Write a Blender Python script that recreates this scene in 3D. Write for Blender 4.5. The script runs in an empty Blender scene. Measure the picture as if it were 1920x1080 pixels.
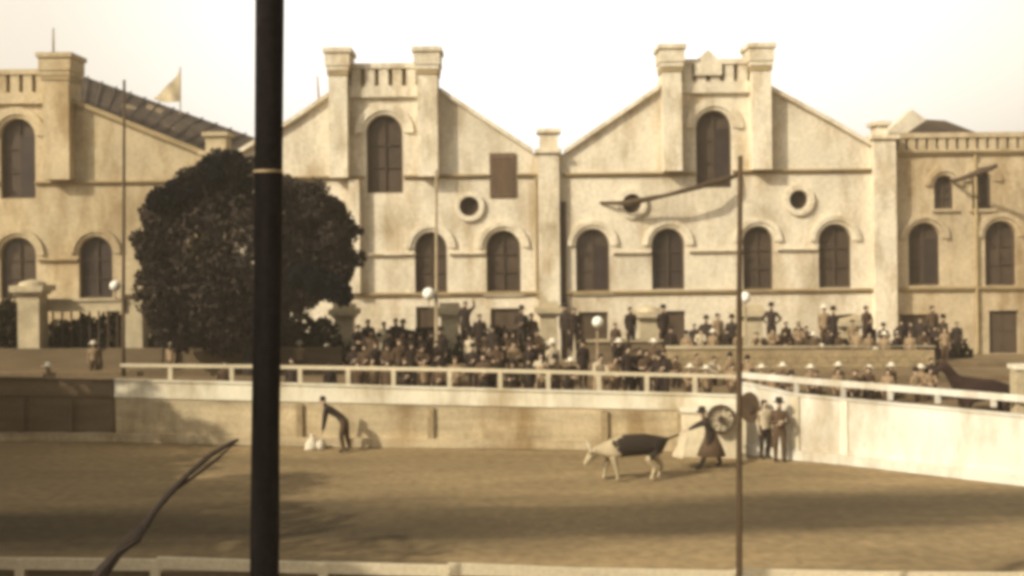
import bpy, bmesh, math, random
from mathutils import Vector, Matrix
from mathutils.geometry import tessellate_polygon
R_ = math.radians
SC = bpy.context.scene
COL = SC.collection
random.seed(7)

# ---------------------------------------------------------------- camera, world, sun, exposure
F = 2059.0; H = 6.3; HZ = 459.0; ROLL = R_(0.62)
cam_d = bpy.data.cameras.new("camera"); cam = bpy.data.objects.new("camera", cam_d); COL.objects.link(cam)
cam_d.sensor_width = 36.0; cam_d.lens = 36.0 * F / 1920.0
cam_d.shift_y = -(540 - HZ) / 1920.0
cam_d.clip_end = 2000; cam_d.clip_start = 0.1
_r = Vector((math.cos(ROLL), 0, -math.sin(ROLL))); _u = Vector((math.sin(ROLL), 0, math.cos(ROLL)))
cam.matrix_world = Matrix(((_r.x, _u.x, 0, 0), (0, 0, -1, 0), (_r.z, _u.z, 0, H), (0, 0, 0, 1)))
SC.camera = cam
SUN_DIR = Vector((-0.80, -0.60, 0)).normalized()
EL = R_(33)
VEIL = 7.0
w = bpy.data.worlds.new("World"); SC.world = w; w.use_nodes = True
nt = w.node_tree; nt.nodes.clear()
wo = nt.nodes.new("ShaderNodeOutputWorld"); bg = nt.nodes.new("ShaderNodeBackground")
sk = nt.nodes.new("ShaderNodeTexSky"); sk.sky_type = 'NISHITA'; sk.sun_disc = False
sk.sun_elevation = EL; sk.sun_rotation = math.atan2(SUN_DIR.x, SUN_DIR.y); sk.dust_density = 6; sk.air_density = 2.0
bw = nt.nodes.new("ShaderNodeRGBToBW"); cc = nt.nodes.new("ShaderNodeTexCoord")
nz = nt.nodes.new("ShaderNodeTexNoise"); nz.inputs['Scale'].default_value = 1.6; nz.inputs['Detail'].default_value = 3
mr = nt.nodes.new("ShaderNodeMapRange"); mr.inputs[1].default_value = .35; mr.inputs[2].default_value = .65
mr.inputs[3].default_value = 0.93; mr.inputs[4].default_value = 1.1
tint = nt.nodes.new("ShaderNodeCombineColor")
m1 = nt.nodes.new("ShaderNodeMath"); m1.operation = 'MULTIPLY'
nt.links.new(cc.outputs['Generated'], nz.inputs['Vector']); nt.links.new(nz.outputs[0], mr.inputs[0])
nt.links.new(sk.outputs[0], bw.inputs[0]); nt.links.new(bw.outputs[0], m1.inputs[0]); nt.links.new(mr.outputs[0], m1.inputs[1])
# bright dusty veil low over the horizon, thinning overhead, whitest beyond the halls
def wm(op, *a):
    q = nt.nodes.new("ShaderNodeMath"); q.operation = op
    for i, v in enumerate(a):
        if isinstance(v, (int, float)): q.inputs[i].default_value = v
        else: nt.links.new(v, q.inputs[i])
    return q.outputs[0]
sp = nt.nodes.new("ShaderNodeSeparateXYZ"); nt.links.new(cc.outputs['Generated'], sp.inputs[0])
hz = nt.nodes.new("ShaderNodeMapRange"); hz.interpolation_type = 'SMOOTHSTEP'; nt.links.new(sp.outputs[2], hz.inputs[0])
hz.inputs[1].default_value = .22; hz.inputs[2].default_value = .55; hz.inputs[3].default_value = 1; hz.inputs[4].default_value = 0
ax = wm('POWER', wm('ABSOLUTE', wm('SUBTRACT', sp.outputs[0], 0.03)), 1.5)
wh = wm('MAXIMUM', wm('SUBTRACT', 1.0, wm('MULTIPLY', ax, 1.5)), .6)
veil = wm('MULTIPLY', wm('MULTIPLY', wm('MULTIPLY', wh, mr.outputs[0]), hz.outputs[0]), VEIL)
bf = nt.nodes.new("ShaderNodeMapRange"); bf.interpolation_type = 'SMOOTHSTEP'; nt.links.new(sp.outputs[1], bf.inputs[0])
bf.inputs[1].default_value = -.1; bf.inputs[2].default_value = .75; bf.inputs[3].default_value = .16; bf.inputs[4].default_value = 1
add = wm('ADD', m1.outputs[0], wm('MULTIPLY', veil, bf.outputs[0]))
tb_ = [wm('ADD', c0, wm('MULTIPLY', wh, c1)) for c0, c1 in ((1.0, 0.0), (.83, .15), (.52, .44))]
for i, k in enumerate(tb_):
    mm = nt.nodes.new("ShaderNodeMath"); mm.operation = 'MULTIPLY'; nt.links.new(k, mm.inputs[1])
    nt.links.new(add, mm.inputs[0]); nt.links.new(mm.outputs[0], tint.inputs[i])
nt.links.new(tint.outputs[0], bg.inputs[0]); bg.inputs[1].default_value = 0.13
nt.links.new(bg.outputs[0], wo.inputs[0])
sd = bpy.data.lights.new("sun", 'SUN'); sd.energy = 3.9; sd.angle = R_(0.6); sd.color = (1.0, 0.91, 0.74)
sun = bpy.data.objects.new("sun", sd); COL.objects.link(sun)
sdir = Vector((SUN_DIR.x * math.cos(EL), SUN_DIR.y * math.cos(EL), math.sin(EL)))
sun.rotation_euler = sdir.to_track_quat('Z', 'Y').to_euler()
SC.view_settings.view_transform = 'Standard'; SC.view_settings.look = 'None'
SC.view_settings.exposure = 0.17; SC.view_settings.gamma = 1.0
SC.cycles.filter_width = 4.4          # the soft grain of the old lens
SC.cycles.max_bounces = 6

def at(px, py, D):
    a = (px - 960) / F; b = (HZ - py) / F; c, s = math.cos(ROLL), math.sin(ROLL)
    return Vector((D * (a * c + b * s), D, H + D * (-a * s + b * c)))
def gnd(px, py, z=0.0):
    a = (px - 960) / F; b = (HZ - py) / F; c, s = math.cos(ROLL), math.sin(ROLL)
    D = (z - H) / (-a * s + b * c)
    return at(px, py, D)
def FX(px, D=60.0): return at(px, 400, D).x
def box_px(pl, pr, pt, pb, D):
    c = at((pl + pr) / 2, (pt + pb) / 2, D); hw = (pr - pl) / 2 * D / F; hh = (pb - pt) / 2 * D / F
    return c.x - hw, c.x + hw, c.z - hh, c.z + hh

# ---------------------------------------------------------------- materials
def mat(name, col, rough=0.85, var=0.25, scale=1.0, stretch=(1, 1, 1), dark=None, bump=0.0, fine=0.12, fscale=14, spec=0.2, stain=0):
    m = bpy.data.materials.new(name); m.use_nodes = True; n = m.node_tree; b = n.nodes["Principled BSDF"]
    b.inputs['Roughness'].default_value = rough; b.inputs['Specular IOR Level'].default_value = spec
    tc = n.nodes.new("ShaderNodeTexCoord"); mp = n.nodes.new("ShaderNodeMapping"); mp.inputs['Scale'].default_value = stretch
    n.links.new(tc.outputs['Object'], mp.inputs[0])
    t = n.nodes.new("ShaderNodeTexNoise"); t.inputs['Scale'].default_value = scale; t.inputs['Detail'].default_value = 6; t.inputs['Roughness'].default_value = .6
    n.links.new(mp.outputs[0], t.inputs['Vector'])
    t2 = n.nodes.new("ShaderNodeTexNoise"); t2.inputs['Scale'].default_value = fscale; t2.inputs['Detail'].default_value = 3
    n.links.new(tc.outputs['Object'], t2.inputs['Vector'])
    r = n.nodes.new("ShaderNodeValToRGB"); r.color_ramp.elements[0].position = .32; r.color_ramp.elements[1].position = .68
    d = dark or tuple(c * (1 - var) for c in col)
    r.color_ramp.elements[0].color = (*d, 1); r.color_ramp.elements[1].color = (*[min(c * (1 + var * .4), .9) for c in col], 1)
    n.links.new(t.outputs[0], r.inputs[0])
    mx = n.nodes.new("ShaderNodeMix"); mx.data_type = 'RGBA'; mx.blend_type = 'MULTIPLY'; mx.inputs[0].default_value = 1
    r2 = n.nodes.new("ShaderNodeMapRange"); r2.inputs[1].default_value = .3; r2.inputs[2].default_value = .7
    r2.inputs[3].default_value = 1 - fine; r2.inputs[4].default_value = 1 + fine
    n.links.new(t2.outputs[0], r2.inputs[0]); n.links.new(r.outputs[0], mx.inputs[6]); n.links.new(r2.outputs[0], mx.inputs[7])
    n.links.new(mx.outputs[2], b.inputs['Base Color'])
    if stain:
        mps = n.nodes.new("ShaderNodeMapping"); mps.inputs['Scale'].default_value = (1.0, 1.0, .35); n.links.new(tc.outputs['Object'], mps.inputs[0])
        mps.inputs['Location'].default_value = (3.1, 0, 7.7)
        t3 = n.nodes.new("ShaderNodeTexNoise"); t3.inputs['Scale'].default_value = stain; t3.inputs['Detail'].default_value = 8; t3.inputs['Roughness'].default_value = .68
        n.links.new(mps.outputs[0], t3.inputs['Vector'])
        r3 = n.nodes.new("ShaderNodeValToRGB"); e = r3.color_ramp.elements; e[0].position = .46; e[0].color = (1, 1, 1, 1); e[1].position = .66; e[1].color = (.58, .50, .39, 1)
        n.links.new(t3.outputs[0], r3.inputs[0])
        mx3 = n.nodes.new("ShaderNodeMix"); mx3.data_type = 'RGBA'; mx3.blend_type = 'MULTIPLY'; mx3.inputs[0].default_value = 1
        n.links.new(mx.outputs[2], mx3.inputs[6]); n.links.new(r3.outputs[0], mx3.inputs[7]); n.links.new(mx3.outputs[2], b.inputs['Base Color'])
    if bump:
        bp = n.nodes.new("ShaderNodeBump"); bp.inputs['Strength'].default_value = bump; bp.inputs['Distance'].default_value = .05
        n.links.new(t2.outputs[0], bp.inputs['Height']); n.links.new(bp.outputs[0], b.inputs['Normal'])
    return m
M = {}
M['stucco'] = mat('stucco', (.70, .62, .47), var=.22, stain=.5, scale=.33, stretch=(1, 1, .8), bump=.4, fine=.12, fscale=5)
M['stucco_trim'] = mat('stucco_trim', (.72, .64, .485), var=.2, stain=.8, scale=.5, bump=.3, fscale=6)
M['trim_dark'] = mat('dark_trim', (.36, .27, .14), var=.25, scale=.7)
M['wing'] = mat('wing_stucco', (.52, .42, .27), stain=.5, var=.28, scale=.25, bump=.4, fscale=5)
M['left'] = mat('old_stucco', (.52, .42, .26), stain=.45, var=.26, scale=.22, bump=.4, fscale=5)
M['pane'] = mat('dark_pane', (.075, .052, .034), rough=.55, var=.35, scale=.9)
M['pane_dark'] = mat('open_pane', (.045, .032, .026), rough=.5, var=.3, scale=1.2)
M['pane_glint'] = mat('glinting_pane', (.085, .06, .04), rough=.22, var=.4, scale=1.4, spec=.5)
M['frame'] = mat('brown_frame', (.085, .058, .037), var=.2, scale=2)
M['shutter'] = mat('brown_shutter', (.15, .098, .06), var=.3, scale=3, stretch=(1, 1, .2))
M['roof'] = mat('roof_slate', (.10, .070, .045), var=.5, scale=.35, stretch=(1, .6, 1), fine=.3, fscale=3)
M['white'] = mat('whitewash', (.74, .68, .52), var=.16, stain=.6, scale=.7, fine=.05)
M['whiter'] = mat('bright_whitewash', (.70, .66, .555), var=.14, stain=.55, scale=.8, fine=.05)
M['cream'] = mat('cream_boards', (.62, .53, .36), var=.2, scale=.5, stretch=(.5, 1, 2))
M['board'] = mat('tan_boards', (.52, .42, .26), stain=.5, var=.35, scale=.9, stretch=(.25, 1, 2.5), fine=.15)
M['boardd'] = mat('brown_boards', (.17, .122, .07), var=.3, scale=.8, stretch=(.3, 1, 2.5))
M['stone'] = mat('gate_stone', (.50, .41, .26), var=.28, scale=1.2, bump=.4)
M['brick'] = mat('pale_brick', (.34, .255, .14), var=.3, scale=2.2, fine=.25)
M['earth'] = mat('terrace_earth', (.20, .14, .075), var=.35, scale=.6)
M['foliage'] = mat('foliage', (.050, .037, .029), rough=1.0, var=.2, scale=1.0, fine=.4, fscale=5, spec=.02)
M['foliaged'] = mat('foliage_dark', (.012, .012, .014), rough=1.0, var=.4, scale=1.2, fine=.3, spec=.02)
M['hedge'] = mat('hedge_leaf', (.055, .042, .024), rough=.95, var=.5, scale=1.5, fine=.4, fscale=6, spec=.05)
M['bark'] = mat('bark', (.04, .029, .022), var=.4, scale=2, stretch=(1, 1, .3))
M['pole'] = mat('tarred_wood', (.011, .0085, .008), rough=.85, var=.8, scale=1.2, stretch=(3, 3, .25), fine=.4, spec=.05)
M['mast'] = mat('mast_wood', (.085, .055, .03), var=.35, scale=2, stretch=(2, 2, .3))
M['mastp'] = mat('mast_pale', (.30, .23, .14), var=.3, scale=2)
M['globe'] = mat('white_globe', (.82, .78, .66), rough=.35, var=.05, scale=2)
M['cloth'] = mat('flag_cloth', (.60, .50, .32), var=.25, scale=1.5)
M['skin'] = mat('skin', (.50, .36, .24), rough=.6, var=.1, scale=4)
M['hair'] = mat('hair', (.018, .012, .008), rough=.7, var=.3, scale=8)
M['dark'] = mat('dark_cloth', (.045, .032, .025), var=.35, scale=3, spec=.05)
M['brown'] = mat('brown_cloth', (.10, .062, .035), var=.3, scale=3)
M['tan'] = mat('tan_cloth', (.30, .21, .12), var=.25, scale=3)
M['pale'] = mat('pale_cloth', (.52, .43, .29), var=.18, scale=3)
M['hatw'] = mat('white_straw', (.62, .55, .42), var=.08, scale=5)
M['hatd'] = mat('dark_felt', (.025, .018, .012), var=.2, scale=5)
M['shoe'] = mat('shoe_leather', (.03, .02, .015), rough=.5, var=.2, scale=5)
M['horn'] = mat('horn', (.70, .62, .45), rough=.4, var=.2, scale=5)
M['horse'] = mat('dark_horse_coat', (.040, .022, .016), var=.4, scale=3)

# cow hide: pale forequarters, dark saddle and rump
def hide_mat():
    m = mat('patched_hide', (.42, .34, .21), var=.2, scale=3); n = m.node_tree
    b = n.nodes["Principled BSDF"]; old = b.inputs['Base Color'].links[0].from_socket
    tc = n.nodes.new("ShaderNodeTexCoord"); sx = n.nodes.new("ShaderNodeSeparateXYZ"); n.links.new(tc.outputs['Object'], sx.inputs[0])
    t = n.nodes.new("ShaderNodeTexNoise"); t.inputs['Scale'].default_value = 3.0; n.links.new(tc.outputs['Object'], t.inputs['Vector'])
    def mth(op, a, bb):
        q = n.nodes.new("ShaderNodeMath"); q.operation = op
        for i, v in enumerate((a, bb)):
            if isinstance(v, (int, float)): q.inputs[i].default_value = v
            else: n.links.new(v, q.inputs[i])
        return q.outputs[0]
    nx = mth('MULTIPLY', mth('SUBTRACT', t.outputs[0], .5), 1.1)
    a = mth('GREATER_THAN', mth('ADD', sx.outputs[0], nx), -.30)         # behind the shoulder
    zz = mth('ADD', sx.outputs[2], mth('MULTIPLY', nx, .5))
    c = mth('GREATER_THAN', zz, .70)                                    # legs stay pale
    f = mth('MULTIPLY', a, c)
    mx = n.nodes.new("ShaderNodeMix"); mx.data_type = 'RGBA'; n.links.new(f, mx.inputs[0]); n.links.new(old, mx.inputs[6])
    mx.inputs[7].default_value = (.030, .021, .014, 1); n.links.new(mx.outputs[2], b.inputs['Base Color'])
    return m
M['hide'] = hide_mat()

def ground_mat():
    m = mat('arena_dirt', (.275, .196, .098), var=.38, scale=.36, stretch=(.3, 1, 1), fine=.2, fscale=3.6, bump=.5); n = m.node_tree
    b = n.nodes["Principled BSDF"]; old = b.inputs['Base Color'].links[0].from_socket
    tc = n.nodes.new("ShaderNodeTexCoord"); sx = n.nodes.new("ShaderNodeSeparateXYZ"); n.links.new(tc.outputs['Object'], sx.inputs[0])
    mp = n.nodes.new("ShaderNodeMapping"); mp.inputs['Scale'].default_value = (.10, .5, 1); n.links.new(tc.outputs['Object'], mp.inputs[0])
    t = n.nodes.new("ShaderNodeTexNoise"); t.inputs['Scale'].default_value = 1.3; t.inputs['Detail'].default_value = 5; n.links.new(mp.outputs[0], t.inputs['Vector'])
    def node(op, *a):
        q = n.nodes.new("ShaderNodeMath"); q.operation = op
        for i, v in enumerate(a):
            if isinstance(v, (int, float)): q.inputs[i].default_value = v
            else: n.links.new(v, q.inputs[i])
        return q.outputs[0]
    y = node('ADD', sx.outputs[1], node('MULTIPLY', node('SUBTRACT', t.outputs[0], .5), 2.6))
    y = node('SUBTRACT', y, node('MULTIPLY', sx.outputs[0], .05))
    d = node('ABSOLUTE', node('SUBTRACT', y, 25.3))  # dark band across the arena: a cast shadow painted into the dirt colour
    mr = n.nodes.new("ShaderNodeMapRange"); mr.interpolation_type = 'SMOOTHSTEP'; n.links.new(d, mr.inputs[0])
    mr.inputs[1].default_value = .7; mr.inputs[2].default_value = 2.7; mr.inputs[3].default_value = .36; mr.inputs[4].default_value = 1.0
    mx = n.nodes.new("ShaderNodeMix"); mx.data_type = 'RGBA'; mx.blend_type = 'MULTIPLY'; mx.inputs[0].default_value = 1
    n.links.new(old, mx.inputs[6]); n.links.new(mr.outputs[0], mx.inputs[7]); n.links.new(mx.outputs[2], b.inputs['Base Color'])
    return m
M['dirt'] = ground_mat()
def hoof_marks(m):
    n = m.node_tree; b = n.nodes["Principled BSDF"]; bp = b.inputs['Normal'].links[0].from_node
    tc = n.nodes.new("ShaderNodeTexCoord"); v = n.nodes.new("ShaderNodeTexVoronoi"); v.inputs['Scale'].default_value = 2.2; v.inputs['Randomness'].default_value = 1
    n.links.new(tc.outputs['Object'], v.inputs['Vector'])
    k = n.nodes.new("ShaderNodeMapRange"); k.inputs[1].default_value = .08; k.inputs[2].default_value = .22; n.links.new(v.outputs['Distance'], k.inputs[0])
    b2 = n.nodes.new("ShaderNodeBump"); b2.inputs['Strength'].default_value = .35; b2.inputs['Distance'].default_value = .04
    n.links.new(k.outputs[0], b2.inputs['Height']); n.links.new(bp.outputs[0], b2.inputs['Normal']); n.links.new(b2.outputs[0], b.inputs['Normal'])
hoof_marks(M['dirt'])

# ---------------------------------------------------------------- mesh helpers
class MB:
    def __init__(s): s.v = []; s.f = []; s.smooth = False
    def add(s, vs, fs):
        o = len(s.v); s.v += [tuple(v) for v in vs]; s.f += [tuple(i + o for i in f) for f in fs]; return s
    def box(s, x0, x1, y0, y1, z0, z1):
        return s.add([(x, y, z) for x in (x0, x1) for y in (y0, y1) for z in (z0, z1)],
                     [(0, 1, 3, 2), (4, 6, 7, 5), (0, 4, 5, 1), (2, 3, 7, 6), (0, 2, 6, 4), (1, 5, 7, 3)])
    def plate(s, loops, y0, y1):
        """(x,z) loops (outline first, then holes) extruded y0..y1"""
        tri = tessellate_polygon([[Vector((p[0], p[1], 0)) for p in l] for l in loops])
        flat = [p for l in loops for p in l]; n = len(flat)
        vs = [(p[0], y0, p[1]) for p in flat] + [(p[0], y1, p[1]) for p in flat]
        fs = [tuple(t) for t in tri] + [tuple(i + n for i in reversed(t)) for t in tri]
        o = 0
        for l in loops:
            k = len(l)
            for i in range(k): a, b = o + i, o + (i + 1) % k; fs.append((a, b, b + n, a + n))
            o += k
        return s.add(vs, fs)
    def tube(s, pts, rad, n=8):
        pts = [Vector(p) for p in pts]; rad = rad if isinstance(rad, (list, tuple)) else [rad] * len(pts)
        vs = []; fs = []
        for i, p in enumerate(pts):
            d = (pts[min(i + 1, len(pts) - 1)] - pts[max(i - 1, 0)]).normalized()
            q = d.to_track_quat('Z', 'Y')
            for k in range(n):
                a = 2 * math.pi * k / n; vs.append(p + q @ Vector((math.cos(a) * rad[i], math.sin(a) * rad[i], 0)))
        for i in range(len(pts) - 1):
            for k in range(n):
                a = i * n + k; b = i * n + (k + 1) % n; fs.append((a, b, b + n, a + n))
        fs.append(tuple(range(n))[::-1]); fs.append(tuple(range((len(pts) - 1) * n, len(pts) * n)))
        return s.add(vs, fs)
    def lathe(s, prof, c=(0, 0, 0), n=14, sy=1.0):
        vs = []; fs = []
        for r, z in prof:
            for k in range(n):
                a = 2 * math.pi * k / n; vs.append((c[0] + r * math.cos(a), c[1] + r * sy * math.sin(a), c[2] + z))
        for i in range(len(prof) - 1):
            for k in range(n):
                a = i * n + k; b = i * n + (k + 1) % n; fs.append((a, b, b + n, a + n))
        fs.append(tuple(range(n))[::-1]); fs.append(tuple(range((len(prof) - 1) * n, len(prof) * n)))
        return s.add(vs, fs)
    def build(s, name, m, parent=None, smooth=False, loc=None):
        me = bpy.data.meshes.new(name)
        if loc is not None: s.v = [(v[0] - loc[0], v[1] - loc[1], v[2] - loc[2]) for v in s.v]
        me.from_pydata(s.v, [], s.f); me.materials.append(m)
        bm = bmesh.new(); bm.from_mesh(me); bmesh.ops.recalc_face_normals(bm, faces=bm.faces); bm.to_mesh(me); bm.free()
        if smooth:
            for p in me.polygons: p.use_smooth = True
        o = bpy.data.objects.new(name, me); COL.objects.link(o)
        if loc is not None: o.location = loc
        if parent: o.parent = parent
        return o
def tag(o, label=None, cat=None, group=None, kind=None):
    if label: o['label'] = label
    if cat: o['category'] = cat
    if group: o['group'] = group
    if kind: o['kind'] = kind
    return o
def empty(name, label, cat, group=None, loc=(0, 0, 0)):
    o = bpy.data.objects.new(name, None); COL.objects.link(o); o.location = loc; o.empty_display_size = .3
    return tag(o, label, cat, group)
def place(root, loc):          # parts were modelled in world space: move the empty, keep the parts
    root.location = loc
    for c in root.children: c.location = Vector(c.location) - Vector(loc)
    return root
def arch(x0, x1, z0, z1, n=14):
    r = (x1 - x0) / 2; zs = z1 - r; c = (x0 + x1) / 2
    return [(x0, z0), (x1, z0)] + [(c + r * math.cos(math.pi * k / n), zs + r * math.sin(math.pi * k / n)) for k in range(n + 1)]
def circ(c, z, rx, rz=None, n=20):
    rz = rz or rx
    return [(c + rx * math.cos(2 * math.pi * k / n), z + rz * math.sin(2 * math.pi * k / n)) for k in range(n)]
def rect(x0, x1, z0, z1): return [(x0, z0), (x1, z0), (x1, z1), (x0, z1)]

# ---------------------------------------------------------------- ground
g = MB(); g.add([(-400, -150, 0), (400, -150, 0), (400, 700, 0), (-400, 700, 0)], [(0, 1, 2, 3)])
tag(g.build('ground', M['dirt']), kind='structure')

# ---------------------------------------------------------------- halls
YF = 60.0
PN = [0]
def hall(name, label, top, arches, oculi=(), rects=(), piers=(), wallm='stucco', band=True, x0=None, x1=None, depth=34, roof=True, bandrange=None, mer=None, ymo=0.0, zmode='px'):
    root = empty(name, label, 'building', 'exhibition halls side by side behind the arena')
    Y = YF + ymo
    out = [(FX(px), at(px, py, YF).z) for px, py in top]
    X0, X1 = out[0][0], out[-1][0]
    holes = []; wins = []
    for (pl, pr, pt, pb, big) in arches:
        b = box_px(pl, pr, pt, pb, YF); holes.append(arch(*b)); wins.append(('arch', b, big))
    for (cx, cy, r, R2) in oculi:
        c = at(cx, cy, YF); k = YF / F; holes.append(circ(c.x, c.z, r * k)); wins.append(('oc', (c.x, c.z, r * k, R2 * k), 0))
    for (pl, pr, pt, pb, kind) in rects:
        b = box_px(pl, pr, pt, pb, YF)
        if kind == 'door': b = (b[0], b[1], .25 if pb < 660 else .03, b[3])
        holes.append(rect(*b)); wins.append((kind, b, 0))
    wall = MB(); wall.plate([[(X1, 0), (X0, 0)][::-1] + out[::-1]] + holes, Y, Y + .6)
    wall.build('wall', M[wallm], root)
    tm = M['stucco_trim'] if wallm == 'stucco' else M[wallm]
    for kind, b, big in wins:
        if kind == 'arch':
            x0_, x1_, z0_, z1_ = b; r = (x1_ - x0_) / 2
            f = MB(); f.plate([arch(x0_ + .01, x1_ - .01, z0_ + .01, z1_ - .01), arch(x0_ + .12, x1_ - .12, z0_ + .13, z1_ - .12)], Y + .25, Y + .36)
            c = (x0_ + x1_) / 2
            f.box(c - .04, c + .04, Y + .26, Y + .35, z0_ + .12, z1_ - .1)
            for q in (.33, .62): zz = z0_ + (z1_ - z0_) * q; f.box(x0_ + .1, x1_ - .1, Y + .27, Y + .34, zz - .03, zz + .03)
            fo = f.build('window', M['frame'], root)
            p = MB(); p.plate([arch(x0_ + .02, x1_ - .02, z0_ + .02, z1_ - .02)], Y + .37, Y + .42); PN[0] += 1; p.build('pane', M[('pane', 'pane_dark', 'pane', 'pane_glint', 'pane')[PN[0] * 3 % 5]], fo)
            if PN[0] % 4 == 2:
                p = MB(); p.box(c + .05, x1_ - .14, Y + .225, Y + .255, z0_ + .15, zs_ := z1_ - r); p.build('open_sash', M['pane_dark'], fo)
            # archivolt
            a0, a1 = .22, (.62 if big else .48)
            ring = []; n = 16; zs = z1_ - r
            for rr, seq in ((r + a1, range(n + 1)), (r + a0, range(n, -1, -1))):
                for k in seq: a = math.pi * k / n; ring.append((c + rr * math.cos(a), zs + rr * math.sin(a)))
            am = MB(); am.plate([ring], Y - .16, Y + .02)
            ring = []
            for rr, seq in ((r + a0 - .004, range(n + 1)), (r + .03, range(n, -1, -1))):
                for k in seq: a = math.pi * k / n; ring.append((c + rr * math.cos(a), zs + rr * math.sin(a)))
            am.plate([ring], Y - .06, Y + .02)
            am.build('arch_moulding', tm, root)
            if not big:
                s = MB(); s.box(x0_ - .18, x1_ + .18, Y - .16, Y + .02, z0_ - .16, z0_ - .005); s.build('sill', tm, root)
        elif kind == 'oc':
            cx, cz, r, R2 = b
            f = MB(); f.plate([circ(cx, cz, r - .01), circ(cx, cz, r - .10)], Y + .2, Y + .3)
            f.box(cx - .03, cx + .03, Y + .21, Y + .29, cz - r + .08, cz + r - .08); f.box(cx - r + .08, cx + r - .08, Y + .215, Y + .285, cz - .03, cz + .03)
            fo = f.build('round_window', M['frame'], root)
            p = MB(); p.plate([circ(cx, cz, r - .02)], Y + .31, Y + .35); p.build('pane', M['pane'], fo)
            am = MB(); am.plate([circ(cx, cz, R2, n=28), circ(cx, cz, r + .02, n=28)], Y - .2, Y + .02); am.build('round_moulding', tm, root)
        elif kind == 'shutter':
            f = MB(); f.box(b[0], b[1], Y - .10, Y + .1, b[2], b[3])
            k = int((b[3] - b[2]) / .22)
            for i in range(k): z = b[2] + .1 + i * .22; f.box(b[0] + .07, b[1] - .07, Y - .15, Y - .098, z, z + .14)
            f.build('shutter', M['shutter'], root)
        elif kind == 'door':
            f = MB(); f.box(b[0] + .02, b[1] - .02, Y + .22, Y + .3, b[2], b[3] - .02)
            mid = (b[0] + b[1]) / 2; hh = b[3] - b[2]
            for xa, xb in ((b[0] + .12, mid - .05), (mid + .05, b[1] - .12)):
                for za, zb in ((.06, .45), (.52, .94)): f.box(xa, xb, Y + .19, Y + .222, b[2] + hh * za, b[2] + hh * zb)
            f.build('door', M['frame'], root)
    # string courses and raking cornice
    segs = bandrange or []
    for (pl, pr, py, hpx, mname) in segs:
        za = at((pl + pr) / 2, py, YF).z; hh = hpx / 2 * YF / F
        c = MB(); xa, xb = FX(pl), FX(pr)
        c.box(xa, xb, Y - .22, Y + .02, za, za + hh); c.box(xa, xb, Y - .11, Y + .018, za - hh, za - .003)
        c.build('string_course', M[mname], root)
    # coping on every sloping edge
    for a, b2 in zip(out[:-1], out[1:]):
        if b2[0] - a[0] > .25 and mer is None or (b2[0] - a[0] > 1.2 and abs(b2[1] - a[1]) > .6):
            co = MB(); co.plate([[(a[0], a[1] + .003), (b2[0], b2[1] + .003), (b2[0], b2[1] + .26), (a[0], a[1] + .26)]], Y - .28, Y + .75); co.build('coping', M['trim_dark'] if wallm == 'left' else tm, root)
    for (pl, pr, pt, pb, proj, cap) in piers:
        x0_, x1_, z0_, z1_ = box_px(pl, pr, pt, pb, YF)
        if pb > 640: z0_ = 0
        p = MB(); p.box(x0_, x1_, Y - proj, Y + (.9 if cap else .02), z0_, z1_ - (1.2 if cap == 2 else 0))
        if cap:
            e = .16; zt = z1_
            if cap == 2:
                zc = z1_ - 1.2
                p.box(x0_ - .1, x1_ + .1, Y - proj - .1, Y + 1.0, zc + .002, zc + .25)
                p.box(x0_ - e, x1_ + e, Y - proj - e, Y + 1.06, zc + .252, z1_ - .25)
                p.box(x0_ - e - .1, x1_ + e + .1, Y - proj - e - .1, Y + 1.16, z1_ - .248, z1_)
            else:
                p.box(x0_ - e, x1_ + e, Y - proj - e, Y + 1.06, z1_ + .002, z1_ + .22)
        p.build('pier', tm, root)
        if cap == 2:       # cap's shadow groove painted as a dark band
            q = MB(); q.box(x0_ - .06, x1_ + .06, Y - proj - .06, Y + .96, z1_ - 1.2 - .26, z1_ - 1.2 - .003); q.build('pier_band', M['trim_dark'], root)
    if mer:
        for (pl, pr, pt, pm, pb, step, dy) in mer:
            x0_, x1_, z0_, z1_ = box_px(pl, pr, pt, pb, YF); zm = at((pl + pr) / 2, pm, YF).z
            p = MB(); yy = Y - .25 + dy
            p.box(x0_, x1_, yy, yy + .5, z0_, zm - (zm - z0_) * .0)
            n = max(2, int(round((x1_ - x0_) / (step * YF / F)))); wd = (x1_ - x0_) / n
            p.build('parapet', tm, root)
            t_ = z1_ - .28
            for i in range(n):
                q = MB(); xm = x0_ + wd * (i + .5)
                q.box(xm - wd * .34, xm + wd * .34, yy + .02, yy + .42, zm + .002, t_ - .002); q.build('merlon', tm, root)
            q = MB(); q.box(x0_ - .02, x1_ + .02, yy - .06, yy + .5, t_, z1_); q.build('parapet_cap', tm, root)
            q = MB(); q.box(x0_ + .02, x1_ - .02, yy + .43, yy + .6, zm - .1, t_ - .004); q.build('parapet_back', M['trim_dark'], root)
    if roof:
        zmin = min(p[1] for p in out) - .7
        rf = MB()
        body = [(x, max(z - .35, zmin + .3)) for x, z in out]
        rf.plate([[(X0 + .05, zmin), (X1 - .05, zmin)] + [(min(max(x, X0 + .05), X1 - .05), z) for x, z in body][::-1]], Y + .62, Y + depth)
        rf.build('roof', M['roof'], root)
        sb = MB(); sb.box(X0 + .08, X1 - .08, Y + .61, Y + depth - .3, 0.01, zmin - .01); sb.build('rear_walls', M['wing'], root)
    return root

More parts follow.
